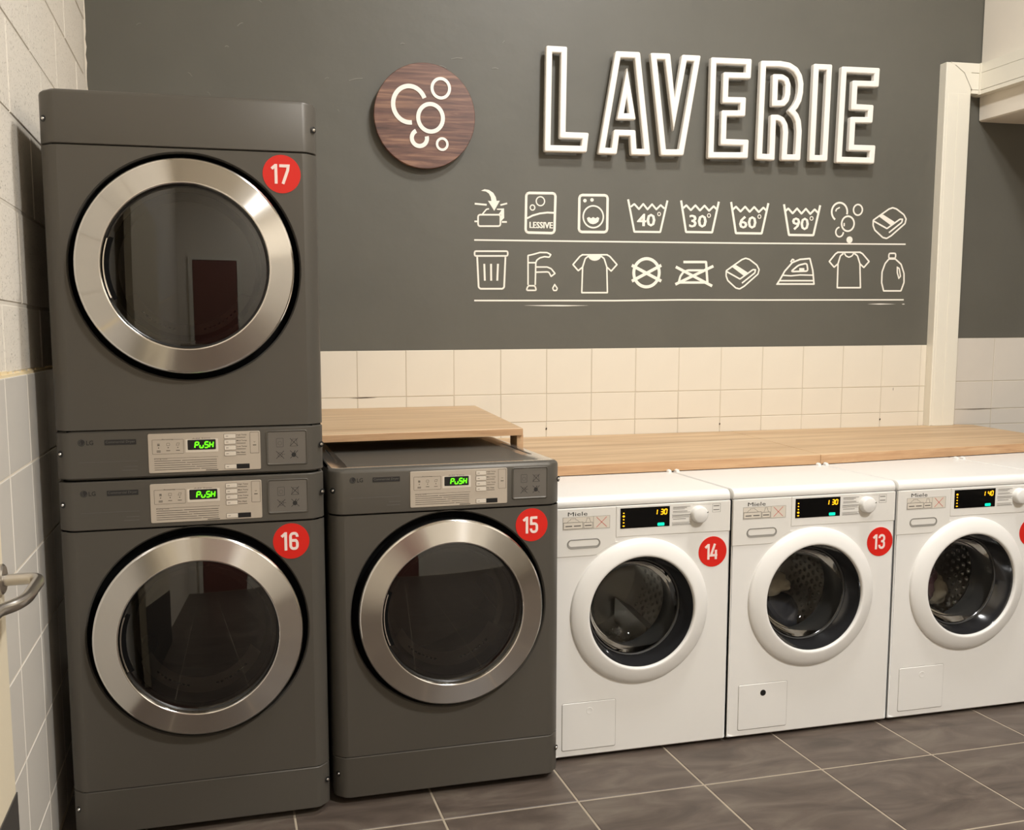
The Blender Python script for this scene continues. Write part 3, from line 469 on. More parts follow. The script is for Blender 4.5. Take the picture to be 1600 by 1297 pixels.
# ---------------------------------------------------------------- grey dryers
W, H, C_, CD = .686, .983, .040, .030
PH, BH, TP = .1312, .1446, .1347
def sidecap(m, z0, z1, y=0):            # the two angled front corners of a panel
    for s in (0, 1):
        X = lambda x: W-x if s else x
        pr = [(C_, y), (C_-.012, y+.0035), (.006, y+.024), (.0, y+.036), (0, .10)]
        b = len(m.v); vs = []
        for x, yy in pr: vs += [(X(x), yy, z0), (X(x), yy, z1)]
        m.add(vs, [(2*i, 2*i+1, 2*i+3, 2*i+2) for i in range(len(pr)-1)])
def panel(z0, z1, name, parent, rb=.0025, top=None, mt=GREY):
    m = MB(); ys = [(C_, 0), (C_-.012, .0035), (.006, .024), (0, .036), (0, .10)]
    outl = [(x, y) for x, y in ys[::-1]]+[(W-x, y) for x, y in ys]
    n = len(outl); loops = []
    if top: steps = [(z0, rb), (z0+rb, 0), (z1-top, 0), (z1-top*.5, top*.14), (z1-top*.13, top*.5), (z1, top)]
    else: steps = [(z0, rb), (z0+rb, 0), (z1-rb, 0), (z1, rb)]
    v = []; f = []
    for z, i_ in steps:
        for x, y in outl:
            sx = (x-W/2)/(W/2); xx = W/2+(W/2-i_)*sx if abs(sx) > .2 else x
            v.append((xx, y+i_ if y < .09 else y, z))
    for k in range(len(steps)-1):
        for i in range(n-1): f.append((k*n+i, k*n+i+1, (k+1)*n+i+1, (k+1)*n+i))
    f.append(tuple(range(n))); f.append(tuple((len(steps)-1)*n+i for i in range(n)))
    m.add(v, f); return m.build(name, mt, parent, True, 30)
def screw(parent, x, z, side):
    y = .020
    m = MB().lathe([(.0, -.0035), (.003, -.003), (.0046, -.0005), (.0046, .002)], 0, 0, 12)
    o = m.build('screw', SCREW, parent, True); o.location = (x, y-.003, z); o.rotation_euler = (0, 0, (-1 if side else 1)*-.62)
    r = MB().lathe([(.0044, -.0002), (.0085, .0006)], 0, 0, 16).build('screw_seat', BLACK, o)
def control(parent, z0, num):
    """silver control film, display, buttons, print and recessed plate; z0 = foot of the control panel"""
    m = MB().prism(rr(.2288, z0+.0150, .5162, z0+.1185, .004), -.0022, .001, .0006); cp = m.build('control_plate', PLATE, parent)
    y = -.0022
    q = MB().prism(rr(.3230, z0+.0668, .4066, z0+.1015, .002), y-.0004, y+.0006); q.build('display_bezel', BTN, cp)
    q = MB().prism(rr(.3285, z0+.0733, .4004, z0+.0998, .002), y-.0010, y+.0006); q.build('display', BLACK, cp)
    q = MB(); seven(q, 'PUSH', .3475, z0+.0785, .3935, z0+.0935, y-.0010, t=.2, gap=.45); q.build('display_digits', GREEN, cp)
    for k, (a, b) in enumerate(((.101, .112), (.0855, .0965), (.070, .081), (.0545, .0655), (.0195, .0305))):
        MB().prism(rr(.4225, z0+a, .4522, z0+b, .0012), y-.0014, y+.0006, .0003).build('button', BTN, cp)
    q = MB()
    for a, b in ((.101, .112), (.0855, .0965), (.070, .081), (.0545, .0655), (.0195, .0305)):
        q.ribbon(rr(.4222, z0+a-.0003, .4525, z0+b+.0003, .0012), .0008, True, y, .0003)
        q.ribbon([(.4265, z0+(a+b)/2), (.433, z0+(a+b)/2)], .0011, False, y-.0014, .0002)
    for t, z in (('High Temp', .1085), ('Med Temp', .093), ('Low Temp', .0775), ('No Heat', .062)):
        text(q, t, .4545, z0+z-.0015, .481-(.004 if t == 'No Heat' else 0), z0+z+.0025, y-.0002)
        q.ribbon([(.4545, z0+z-.006), (.478, z0+z-.006)], .0011, False, y, .0002)
    for k in range(5): 
        z = z0+.0465-k*.0058
        for a, b in ((.2430, .31+k*.012), (.313+k*.012, .402)): q.ribbon([(a, z), (b, z)], .0011, False, y, .0002)
    q.ribbon([(.2430, z0+.0535), (.4055, z0+.0535)], .0006, False, y, .0002); text(q, 'Drying cycle', .2430, z0+.050, .2760, z0+.0528, y-.0002)
    q.ribbon([(.373, z0+.0185), (.405, z0+.0185)], .0018, False, y, .0002)
    q.ribbon(rr(.2393, z0+.0650, .3180, z0+.1025, .001, 1), .0006, True, y, .0002)
    q.ribbon(rr(.4896, z0+.0590, .5123, z0+.1155, .001, 1), .0007, True, y, .0002)
    text(q, 'Processing', .264, z0+.1013, .292, z0+.1043, y-.0002); text(q, 'Add Time', .340, z0+.1020, .387, z0+.1045, y-.0002)
    for i, x in enumerate((.2550, .2792, .3035)):
        q.prism(circ(x, z0+.0812, .0013, 10), y-.0003, y)
        q.ribbon([(x-.005, z0+.0735), (x+.005, z0+.0735)], .0013, False, y, .0002)
        if i == 0: q.ribbon([(x-.005, z0+.0705), (x+.005, z0+.0705)], .0013, False, y, .0002); [q.ribbon([(x-.003, z0+.0915-k*.0022), (x+.003, z0+.0915-k*.0022)], .0012, False, y, .0002) for k in range(3)]
        if i == 1: q.ribbon(rr(x-.0038, z0+.0865, x+.0038, z0+.093, .0008, 1), .0006, True, y, .0002)
        if i == 2: q.ribbon([(x-.004, z0+.0868), (x+.0028, z0+.0868), (x+.0045, z0+.093), (x-.002, z0+.093)], .0006, True, y, .0002)
    q.ribbon([(.4985, z0+.0905), (.501, z0+.0885), (.5035, z0+.0905)], .0007, False, y, .0002); q.ribbon([(.4965, z0+.081), (.5055, z0+.081)], .0018, False, y, .0002)
    q.build('print', INK, cp)
    q = MB().box(.4530, .4866, y-.0004, y, z0+.0185, z0+.0315); q.build('black_label', BLACK, cp)
    # recessed symbol plate on the right
    q = MB(); o_ = rr(.5325, z0+.0245, .6405, z0+.1165, .006, 5); i_ = rr(.5370, z0+.0290, .6370, z0+.1135, .003, 5); n = len(o_)
    v = [(x, -.0008, z) for x, z in rr(.5312, z0+.0232, .6418, z0+.1178, .007, 5)]+[(x, -.0024, z) for x, z in o_]+[(x, -.0008, z) for x, z in i_]+[(x, -.0004, z) for x, z in i_]
    f = [(k*n+i, k*n+(i+1) % n, (k+1)*n+(i+1) % n, (k+1)*n+i) for k in range(3) for i in range(n)]; q.add(v, f); fr = q.build('plate_frame', GREY, parent, True, 80)
    q = MB().prism(rr(.5368, z0+.0288, .6372, z0+.1137, .003), -.0006, .0005); pl = q.build('symbol_plate', PLATEG, parent)
    q = MB(); y = -.0006
    for X, Z, k in ((.568, .085, 0), (.6055, .085, 1), (.568, .0515, 2), (.6055, .0515, 3)):
        Z += z0; h = .0105
        if k == 0: q.ribbon(rr(X-.009, Z-.012, X+.009, Z+.011, .001, 1), .0007, True, y, .0002); q.ribbon(circ(X, Z-.002, .005, 16), .0005, True, y, .0002)
        if k == 1: q.ribbon([(X-.010, Z-.011), (X+.009, Z-.011), (X+.007, Z+.008), (X-.005, Z+.008)], .0008, True, y, .0002)
        if k >= 1: q.ribbon([(X-h, Z-h), (X+h, Z+h)], .0013, False, y, .0002); q.ribbon([(X-h, Z+h), (X+h, Z-h)], .0013, False, y, .0002)
        if k == 2: q.ribbon(circ(X, Z, .006, 14), .0007, True, y, .0002); q.ribbon([(X+.004, Z+.001), (X+.013, Z+.001)], .0008, False, y, .0002)
        if k == 3: q.prism(circ(X-.001, Z-.001, .0062, 14), y-.0003, y); q.ribbon([(X-.001, Z+.004), (X+.003, Z+.010)], .0018, False, y, .0002)
    q.build('print', INK, pl)
    # maker's lettering on the left
    q = MB(); y = 0
    q.prism(circ(.0655, z0+.1005, .0088, 28), y-.0005, y+.0005); text(q, 'LG', .0775, z0+.0942, .0945, z0+.1062, y-.0004, .02)
    q.prism(rr(.1218, z0+.0925, .1998, z0+.1065, .001, 1), y-.0005, y+.0005)
    lg = q.build('logo', INK, parent); q = MB(); text(q, 'Commercial Dryer', .1245, z0+.0958, .1972, z0+.1040, y-.0008); q.build('badge_text', INKG, lg); q = MB()
    q.ribbon([(.0628, z0+.1045), (.0628, z0+.0975), (.0660, z0+.0975)], .0008, False, y-.0005, .0003); q.ribbon(circ(.0655, z0+.1005, .0068, 20, None, 90, 360), .0007, False, y-.0005, .0003); q.build('emblem', INKG, lg)
    q = MB(); q.ribbon([(.0571, z0+.0495), (.2005, z0+.0495)], .0013, False, y+.0002, .0006); q.ribbon([(.1675, z0+.035), (.2005, z0+.035)], .0016, False, y+.0002, .0006); q.ribbon([(.1620, z0+.0257), (.2005, z0+.0257)], .0018, False, y+.0002, .0006)
    q.build('printed_line', INKG, parent)
def porthole(parent, cx, cz, zlo):
    R, r = .2725, .2085; y0 = -.034
    d = empty('door', (0, 0, 0), parent=parent)
    q = MB().lathe([(.2905, .0035), (.2905, .045), (.20, .045)], cx, cz, 72); q.build('door_recess', DARK, d)
    q = MB().lathe([(R-.006, .04), (R-.004, y0+.016), (R-.002, y0+.012), (R-.003, y0+.009)], cx, cz, 96); q.build('door_rim', BLACK, d, True)
    q = MB().lathe([(R-.002, y0+.011), (R, y0+.008), (R-.001, y0+.003), (R-.006, y0)], cx, cz, 96)
    q.build('rim_edge', CHROME, d, True, 60)
    q = MB().lathe([(R-.006, y0), (R-.03, y0-.0052), (r+.003, y0-.0125)], cx, cz, 128); o = q.build('steel_ring', STEEL, d, True, 60)
    # shift the mesh so that the brushed tangent turns about the ring's own axis
    o.data.transform(Matrix.Translation((-cx, 0, -cz))); o.location = (cx, 0, cz)
    q = MB().lathe([(r+.003, y0-.0125), (r+.001, y0-.013), (r-.0015, y0-.011), (r-.003, y0+.006)], cx, cz, 96); q.build('inner_lip', CHROME, d, True, 60)
    q = MB().lathe([(r-.003, y0+.006), (r-.006, y0+.010), (r-.012, y0+.012), (r-.020, y0+.011)], cx, cz, 96); q.build('glass_seat', BLACK, d, True)
    q = MB().lathe([(max((r-.006)*(1-i/16), .0001), y0+.0095-.0125*(1-(1-i/16)**2)) for i in range(17)], cx, cz, 96, False); 
    q.build('glass', GLASS, d, True, 60, weld=True)
    # behind the glass: inner cone, lint screen and drum
    q = MB().lathe([(r-.020, y0+.018), (r-.026, .03), (r-.034, .05), (r-.05, .052)], cx, cz, 80); q.build('inner_cone', INNER, d, True)
    q = MB().lathe([(r-.034, .020), (r-.062, .060)], cx, cz, 60, False, 205, 335); q.build('lint_screen', mat('lint_grey', (.30, .28, .25, 1), .4) if 'lint_grey' not in bpy.data.materials else bpy.data.materials['lint_grey'], d, True)
    q = MB()
    for s in (-1, 1):
        for k in range(8):
            a = math.radians(270+s*(14+k*4.6)); rr_ = r-.047; X, Z = cx+rr_*math.cos(a), cz+rr_*math.sin(a)
            q.tube([(X-.004*math.sin(a), .0355, Z+.004*math.cos(a)), (X+.003*math.sin(a), .0355, Z-.003*math.cos(a))], .0026, 6)
    tag(q.build('screen_slot', DARK, d), kind='stuff')
    # finger grip on the left of the ring
    q = MB().ribbon(circ(cx, cz, r-.0075, 16, None, 160, 203), .0035, False, y0+.0095, .014, .0006); q.build('grip_edge', CHROME, d)
    q = MB().ribbon(circ(cx, cz, r-.0145, 16, None, 158, 205), .010, False, y0+.0095, .0035); q.build('grip_slot', DARK, d)
def dryer_shell(t, z0, z1, yb=.70, hz=None):
    """cabinet sides, top and back; hz = (cx, cz) of the drum opening"""
    m = MB(); m.box(.004, .010, .06, yb, z0, z1); m.box(W-.010, W-.004, .06, yb, z0, z1); m.box(.004, W-.004, yb-.006, yb, z0, z1); m.box(.004, W-.004, .06, yb, z0, z0+.006); m.box(.004, W-.004, .06, yb, z1-.006, z1)
    m.build('cabinet', GREY, t)
    cx, cz = hz; q = MB(); q.hole_plate(.01, W-.01, z0+.02, z1-.02, cx, cz, .19, .058, .01, 64); q.build('bulkhead', DARK, t)
    q = MB().lathe([(.19, .062), (.285, .10), (.285, .52), (.0001, .55)], cx, cz, 56); q.build('drum', INNER, t, True)
    for k in range(3):
        a = math.radians(100+120*k); q = MB().tube([(cx+.25*math.cos(a), .11, cz+.25*math.sin(a)), (cx+.25*math.cos(a+.1), .50, cz+.25*math.sin(a+.1))], .028, 10); q.build('drum_paddle', INNER, t, True)
def front_body(t, z0, z1, cx, cz):
    MB().box(C_-.01, W-C_+.01, .006, .04, z0-.005, z0+.004).build('seam', DARK, t); MB().box(C_-.01, W-C_+.01, .006, .04, z1-.004, z1+.005).build('seam', DARK, t)
    m = MB(); m.hole_plate(C_, W-C_, z0, z1, cx, cz, .289, 0, .02, 112); sidecap(m, z0, z1); m.build('front_panel', GREY, t, True, 30, weld=True)
    e = MB()
    for z, dz in ((z0, 0), (z1, 0)):
        pass
def dryer_low(x, y, num, label):
    t = empty('tumble_dryer', (x, y, 0)); tag(t, label, 'dryer')
    gp = .0013
    panel(.022, BH-gp, 'plinth_panel', t)
    front_body(t, BH+gp, H-PH-gp, .344, .559)
    panel(H-PH+gp, H-.002, 'control_panel', t, top=None if num == '16' else .012)
    dryer_shell(t, .03, H-.004, hz=(.344, .559)); porthole(t, .344, .559, 0); control(t, H-PH-.0015, num)
    MB().box(.006, W-.006, .040, .09, .03, BH+.004).build('base_frame', DARK, t)
    MB().box(.004, W-.004, .037, .058, BH-.004, BH+.004).build('seam', DARK, t); MB().box(.004, W-.004, .037, .058, H-PH-.004, H-PH+.004).build('seam', DARK, t)
    for fx in (.06, W-.06):
        for fy in (.10, .62): q = MB().lathe([(.0, 0), (.022, 0), (.022, .02), (.012, .022), (.012, .034), (0, .034)], 0, 0, 16); q.v = [(a+fx, c+fy, b) for a, b, c in q.v]; q.build('foot', BLACK, t)
    for X, Z, s in ((.011, .9215, 0), (W-.0045, .9260, 1), (.012, .0925, 0), (W-.0065, .0945, 1)): screw(t, X, Z, s)
    sticker(t, .592, .796, .0492, num)
    return t
YS, YD, XD = -1.5165, -1.4865, .7018
d16 = dryer_low(0, YS, '16', 'grey stacked tumble dryer with red sticker 16, the lower of the pair')
d15 = dryer_low(XD, YD, '15', 'single grey tumble dryer with red sticker 15 beside the white washers')
# lid of dryer 15
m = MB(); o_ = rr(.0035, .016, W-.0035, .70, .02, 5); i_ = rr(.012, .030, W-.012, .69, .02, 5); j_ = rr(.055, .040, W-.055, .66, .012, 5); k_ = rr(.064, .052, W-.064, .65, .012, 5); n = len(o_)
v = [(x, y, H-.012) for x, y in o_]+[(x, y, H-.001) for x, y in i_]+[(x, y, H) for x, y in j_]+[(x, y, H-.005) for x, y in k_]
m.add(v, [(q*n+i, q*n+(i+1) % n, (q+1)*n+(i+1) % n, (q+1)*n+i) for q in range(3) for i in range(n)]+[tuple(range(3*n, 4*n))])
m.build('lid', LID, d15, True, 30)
m = MB()
for x0, x1 in ((.040, .046), (.640, .652)): m.box(x0, x1-.002, .17, .46, H-.001, H+.0006)
m.build('lid_groove', BLACK, d15)
# upper dryer
t = empty('tumble_dryer', (0, YS, H)); tag(t, 'grey stacked tumble dryer with red sticker 17, the upper of the pair', 'dryer'); gp = .0013
panel(.003, PH-gp, 'control_panel', t, rb=.005); front_body(t, PH+gp, H-TP-gp, .3435, .547); panel(H-TP+gp, H, 'service_panel', t, top=.012)
dryer_shell(t, .002, H-.002, hz=(.3435, .547)); porthole(t, .3435, .547, 0); control(t, .0000, '17')
MB().box(.004, W-.004, .037, .058, PH-.004, PH+.004).build('seam', DARK, t); MB().box(.004, W-.004, .037, .058, H-TP-.004, H-TP+.004).build('seam', DARK, t)
for X, Z, s in ((.011, .0715, 0), (W-.0045, .0745, 1), (.0105, .9109, 0), (W-.0075, .9115, 1)): screw(t, X, Z, s)
sticker(t, .591, .792, .0492, '17')
m = MB().box(.012, W-.012, .04, .69, -.0018, .0030); m.build('stacking_gasket', DARK, t)
# ---------------------------------------------------------------- white washing machines
MW, YM, XM, PITCHX = .6145, -1.3786, 1.3945, .622
def washer(i):
    num = ('14', '13', '12', '')[i]; x = XM+PITCHX*i
    t = empty('washing_machine', (x, YM, 0))
    tag(t, ['white washing machine with red sticker 14, touching dryer 15', 'white washing machine with red sticker 13 and a black hole in its lower flap',
            'white washing machine showing 140 with maroon laundry in its drum', 'white washing machine of which only the lid shows at the right edge'][i], 'washing machine')
    cx, cz, R, r = .3015, .4735, .2365, .1795
    m = MB(); m.hole_plate(.004, MW-.004, .016, .8155, cx, cz, .186, 0, .02, 96)
    for s in (0, 1):
        X = lambda a: MW-a if s else a
        pr = [(.004, 0), (.0012, .0012), (0, .004), (0, .59)]; vs = []
        for a, b in pr: vs += [(X(a), b, .016), (X(a), b, .8155)]
        m.add(vs, [(2*q, 2*q+1, 2*q+3, 2*q+2) for q in range(3)])
    for z0, z1, ya in ((.016, .012, .004), (.8155, .8165, .002)): m.add([(.004, 0, z0), (MW-.004, 0, z0), (MW-.004, ya, z1), (.004, ya, z1)], [(0, 1, 2, 3)])
    m.build('cabinet_front', WHITE, t, True, 30, weld=True)
    m = MB(); m.box(0, .004, .004, .595, .014, .816); m.box(MW-.004, MW, .004, .595, .014, .816); m.box(0, MW, .585, .595, .014, .84); m.box(.004, MW-.004, .006, .59, .013, .016); m.build('cabinet', WHITE, t)
    m = MB(); pr = [(.004, .8175), (.0006, .8185), (-.0012, .823), (-.0006, .834), (.003, .842), (.010, .848), (.020, .8500), (.03, .8502), (.59, .8502), (.59, .8175)]
    n = len(pr); v = [(X, a, b) for X, ii in ((.0008, 0), (.0035, 1), (MW-.0035, 1), (MW-.0008, 0)) for a, b in [(p_[0]+(0 if ii else .003), p_[1]-(0 if ii or p_[1] < .82 else .003)) for p_ in pr]]
    m.add(v, [(q*n+k, q*n+(k+1) % n, (q+1)*n+(k+1) % n, (q+1)*n+k) for q in range(3) for k in range(n)]+[tuple(range(n)), tuple(range(4*n-1, 3*n-1, -1))]); m.build('lid', WHITE, t, True, 40)
    for X in (.012, MW-.012): m = MB().lathe([(.0001, .392), (.006, .393), (.008, .398), (.008, .408)], X, .852, 12); m.build('lid_cap', WPLAST, t, True)
    # fascia: dispenser drawer front on the left, control strip on the right
    DX = .2150; arc = [(cx+(R+.006)*math.cos(math.radians(a)), cz+(R+.006)*math.sin(math.radians(a))) for a in (109, 113, 117, 121, 125)]
    m = MB().prism([(.0015, .664), (.0015, .8145), (DX-.0008, .8145), (DX-.0008, .703)]+[a for a in arc if a[1] > .666]+[(.150, .6655), (.138, .664)], -.0022, .001, .0008)
    dr = m.build('detergent_drawer', FASCIA, t)
    m = MB().prism([(DX+.0008, .7175), (.375, .7175), (MW-.001, .7155), (MW-.001, .8145), (DX+.0008, .8145)], -.0022, .001, .0008); fa = m.build('control_fascia', FASCIA, t)
    y = -.0022
    m = MB(); o_ = rr(.0515, .6875, .1630, .7185, .0155, 8); i1 = rr(.0545, .6915, .1600, .7155, .0120, 8); n = len(o_)
    v = [(a, y-.0001, b) for a, b in o_]+[(a, y-.0012, b) for a, b in rr(.0525, .6885, .1620, .7175, .0145, 8)]+[(a, y-.0004, b) for a, b in i1]+[(a, y+.0004, b) for a, b in rr(.060, .699, .1545, .7135, .007, 8)]
    m.add(v, [(q*n+k, q*n+(k+1) % n, (q+1)*n+(k+1) % n, (q+1)*n+k) for q in range(3) for k in range(n)]+[tuple(range(3*n, 4*n))]); m.build('drawer_grip', mat('grip_shade', srgb(138, 135, 128), .4) if 'grip_shade' not in bpy.data.materials else bpy.data.materials['grip_shade'], dr, True, 50)  # grey colour stands in for the shade inside a deeper finger recess
    m = MB(); text(m, 'Miele', .0538, .7920, .1184, .8045, y-.0004, 0); m.build('logo', INK, dr)
    m = MB().box(.0375, .1935, y-.0004, y, .7495, .7885); lb = m.build('drawer_label', mat('label_film', srgb(214, 206, 192), .45) if 'label_film' not in bpy.data.materials else bpy.data.materials['label_film'], dr)
    m = MB(); Y = y-.0004
    m.ribbon([(.0375, .7495), (.1935, .7495), (.1935, .7885), (.0375, .7885)], .0006, True, Y, .0002); m.ribbon([(.0395, .752), (.1035, .752), (.1035, .772), (.0395, .772)], .0012, True, Y, .0002)
    m.ribbon([(.052, .773), (.058, .779), (.063, .7805), (.063, .784), (.080, .784), (.080, .7805), (.085, .779), (.092, .773)], .0008, False, Y, .0002)
    m.ribbon([(.1065, .752), (.136, .752), (.136, .770), (.1065, .770)], .0012, True, Y, .0002); m.ribbon([(.113, .771), (.1165, .779), (.1165, .784), (.126, .784), (.126, .779), (.1295, .771)], .0009, False, Y, .0002)
    m.ribbon([(.1390, .7495), (.1390, .7885)], .0007, False, Y, .0002)
    for a, b in ((.046, .068), (.074, .097), (.110, .132)): m.ribbon([(a, .7605), (b, .7605)], .0032, False, Y, .0002)
    m.build('label_print', INKG, dr)
    m = MB(); m.ribbon([(.149, .7535), (.183, .785)], .0014, False, Y, .0003); m.ribbon([(.149, .785), (.183, .7535)], .0014, False, Y, .0003); m.build('red_cross', REDINK, dr)
    # display
    m = MB().box(.2290, .3980, y-.0008, y, .7435, .8080); m.build('display', SCREEN, fa); Y = y-.0008
    m = MB(); seven(m, '130' if i < 2 else '140', .3545, .7830, .3880, .7985, Y, t=.19, gap=.5); m.build('display_digits', AMBER, fa)
    for k, z in enumerate((.7925, .7825, .7720, .7620, .7515)):
        big = (k == 1, k == 3, k == 0, k == 0)[i]; s_ = .0042 if big else .0027; MB().prism(circ(.2400, z, s_*(1.5 if k == 4 else 1), 12, s_*.75), Y-.0003, Y).build('indicator_light', AMBER, fa)
    m = MB().prism(rr(.3560, .7460, .3800, .7560, .003), Y-.0004, Y); m.build('start_light', TEAL, fa)
    # programme list
    m = MB()
    for k, (z, a) in enumerate(((.8035, .0), (.8000, .012), (.7960, .02), (.7890, .01), (.7850, .0), (.7755, .0), (.7718, .004), (.7640, .015), (.7505, .004), (.7465, .0))):
        m.ribbon([(.4095, z), (.4700-a, z)], .0015 if k % 2 else .0010, False, y, .0003)
    for a, b in ((.7688, .7785), (.7435, .7535)): m.ribbon([(.4075, a), (.4725, a), (.4725, b), (.4075, b)], .0005, True, y, .0003)
    m.ribbon([(.5490, .7800), (.5770, .7800), (.5770, .8070), (.5490, .8070)], .0006, True, y, .0003); m.ribbon([(.552, .8005), (.573, .8005)], .0022, False, y, .0003); m.ribbon([(.552, .7875), (.573, .7875)], .0022, False, y, .0003)
    m.ribbon([(.478, .8070), (.545, .8070)], .0004, False, y, .0003)
    m.build('programme_print', INKG, fa)
    m = MB().lathe([(.0275, y), (.0270, y-.014), (.0255, y-.018), (.022, y-.020), (.0001, y-.0205)], .4985, .7765, 40); k_ = m.build('programme_knob', WPLAST, fa, True, 50)
    m = MB().ribbon([(.5185, .7835), (.5235, .7855)], .0022, False, y-.019, .0012); m.build('knob_mark', INK, fa)
    # door
    d = empty('door', (0, 0, 0), parent=t)
    m = MB().lathe([(R, .002), (R, -.004), (R-.004, -.0085), (R-.016, -.0155), (R-.034, -.0215), (r+.010, -.0245), (r+.005, -.0250), (r+.002, -.0235), (r, -.019), (r-.001, -.006)], cx, cz, 112); m.build('door_frame', WPLAST, d, True, 50)
    m = MB().lathe([(r-.001, -.016), (r-.004, -.010), (.161, .044), (.156, .048), (.152, .044)], cx, cz, 96); m.build('tunnel_ring', GLOSSBLACK, d, True, 40)
    m = MB().lathe([(.158, .044), (.154, .075), (.142, .105), (.118, .130), (.08, .145), (.04, .151), (.0001, .153)], cx, cz, 72); m.build('glass_bowl', CLEAR, d, True, 60)
    m = MB().lathe([(.1615, .043), (.159, .040), (.155, .042)], cx, cz, 72); m.build('bowl_rim', RUBBER, d, True)
    m = MB().lathe([(.186, .0), (.186, .02), (.176, .05), (.166, .08), (.155, .115), (.152, .14), (.162, .155), (.185, .165)], cx, cz, 72); m.build('door_gasket', RUBBER, t, True)
    m = MB().lathe([(.178, .15), (.24, .175), (.24, .47), (.22, .50), (.0001, .505)], cx, cz, 72); m.build('drum', DRUM, t, True)
    # honeycomb dimples of the drum wall, too many to lift out singly
    m = MB()
    for kr in range(11):
        for ka in range(46):
            a = math.radians(ka*360/46+(3.9 if kr % 2 else 0)); yy = .195+kr*.026; c_, s_ = math.cos(a), math.sin(a); rb = .2395; h = .0105
            v = []
            for u in range(6):
                b = math.radians(60*u); da = h*math.cos(b)/rb; v.append((cx+(rb)*math.cos(a+da), yy+h*math.sin(b), cz+(rb)*math.sin(a+da)))
            v.append((cx+(rb-.006)*c_, yy, cz+(rb-.006)*s_)); m.add(v, [(u, (u+1) % 6, 6) for u in range(6)])
    tag(m.build('drum_dimples', DRUM, t), kind='stuff')
    for k in range(3):
        a = math.radians((70, 30, 50, 10)[i]+120*k); m = MB().tube([(cx+.222*math.cos(a), .19, cz+.222*math.sin(a)), (cx+.215*math.cos(a+.12), .48, cz+.215*math.sin(a+.12))], .055, 3); m.build('drum_paddle', DRUM, t)
    # service flap
    m = MB().prism(rr(.0385, .0325, .2225, .1905, .006), -.0001, .0008); m.build('flap_joint', mat('joint_grey', (.28, .26, .23, 1), .6) if 'joint_grey' not in bpy.data.materials else bpy.data.materials['joint_grey'], t)
    m = MB().prism(rr(.0395, .0345, .2212, .1892, .005), -.0022, .0008, .0012); fl = m.build('service_flap', WHITE, t)
    if i == 1: m = MB().prism(circ(.1300, .1565, .0105, 28), -.0026, -.001); o = m.build('keyhole', BLACK, fl); o['label'] = 'round black hole'
    else: m = MB().lathe([(.0115, -.0021), (.0105, -.0029), (.0085, -.0026), (.0001, -.0023)], .1320, .1600, 28); m.build('flap_button', WPLAST, fl, True)
    if num: sticker(t, (.5535, .5600, .5620)[i], (.6500, .6450, .6420)[i], .0500, num)
    for fx in (.05, MW-.05):
        for fy in (.06, .54): q = MB().lathe([(.0, 0), (.02, 0), (.02, .008), (.012, .009), (.012, .0145), (0, .0145)], 0, 0, 16); q.v = [(a+fx, c+fy, b) for a, b, c in q.v]; q.build('foot', BLACK, t)
    return t, x+cx, cz
wm = [washer(i) for i in range(4)]
# laundry tumbling in two of the machines
def cloth(seed, cx, cz, y, sx, sy, sz, m, label, amp=.35):
    rnd = random.Random(seed); bm = bmesh.new(); bmesh.ops.create_icosphere(bm, subdivisions=4, radius=1)
    ph = [(Vector((rnd.uniform(-1, 1), rnd.uniform(-1, 1), rnd.uniform(-1, 1))).normalized()*rnd.uniform(2, 7), rnd.uniform(0, 6.3)) for _ in range(9)]
    for v in bm.verts:
        c = v.co.copy(); s = sum(abs(math.sin(c.dot(k)+p)) for k, p in ph)/9; v.co = c*(1-amp+amp*2*s*.7)
        v.co = Vector((v.co.x*sx, v.co.y*sy, v.co.z*sz))
    me = bpy.data.meshes.new('laundry'); bm.to_mesh(me); bm.free(); me.materials.append(m); me.polygons.foreach_set('use_smooth', [True]*len(me.polygons))
    o = link('laundry', me); o.location = (cx, y, cz); tag(o, label, 'laundry'); return o
_, x1, z1 = wm[1]; _, x2, z2 = wm[2]
cloth(3, x1-.03, z1-.13, YM+.27, .16, .12, .085, DRK, 'dark wet laundry at the bottom of the drum of washer 13')
cloth(5, x1-.02, z1-.015, YM+.25, .10, .09, .045, BEIGE, 'beige and dark crumpled garment in the drum of washer 13')
cloth(8, x2-.06, z2-.06, YM+.27, .15, .12, .145, MAROON, 'dark maroon laundry filling the drum of washer 12')
cloth(9, x2+.10, z2-.10, YM+.27, .05, .06, .06, BEIGE, 'small beige garment beside the maroon laundry in washer 12')
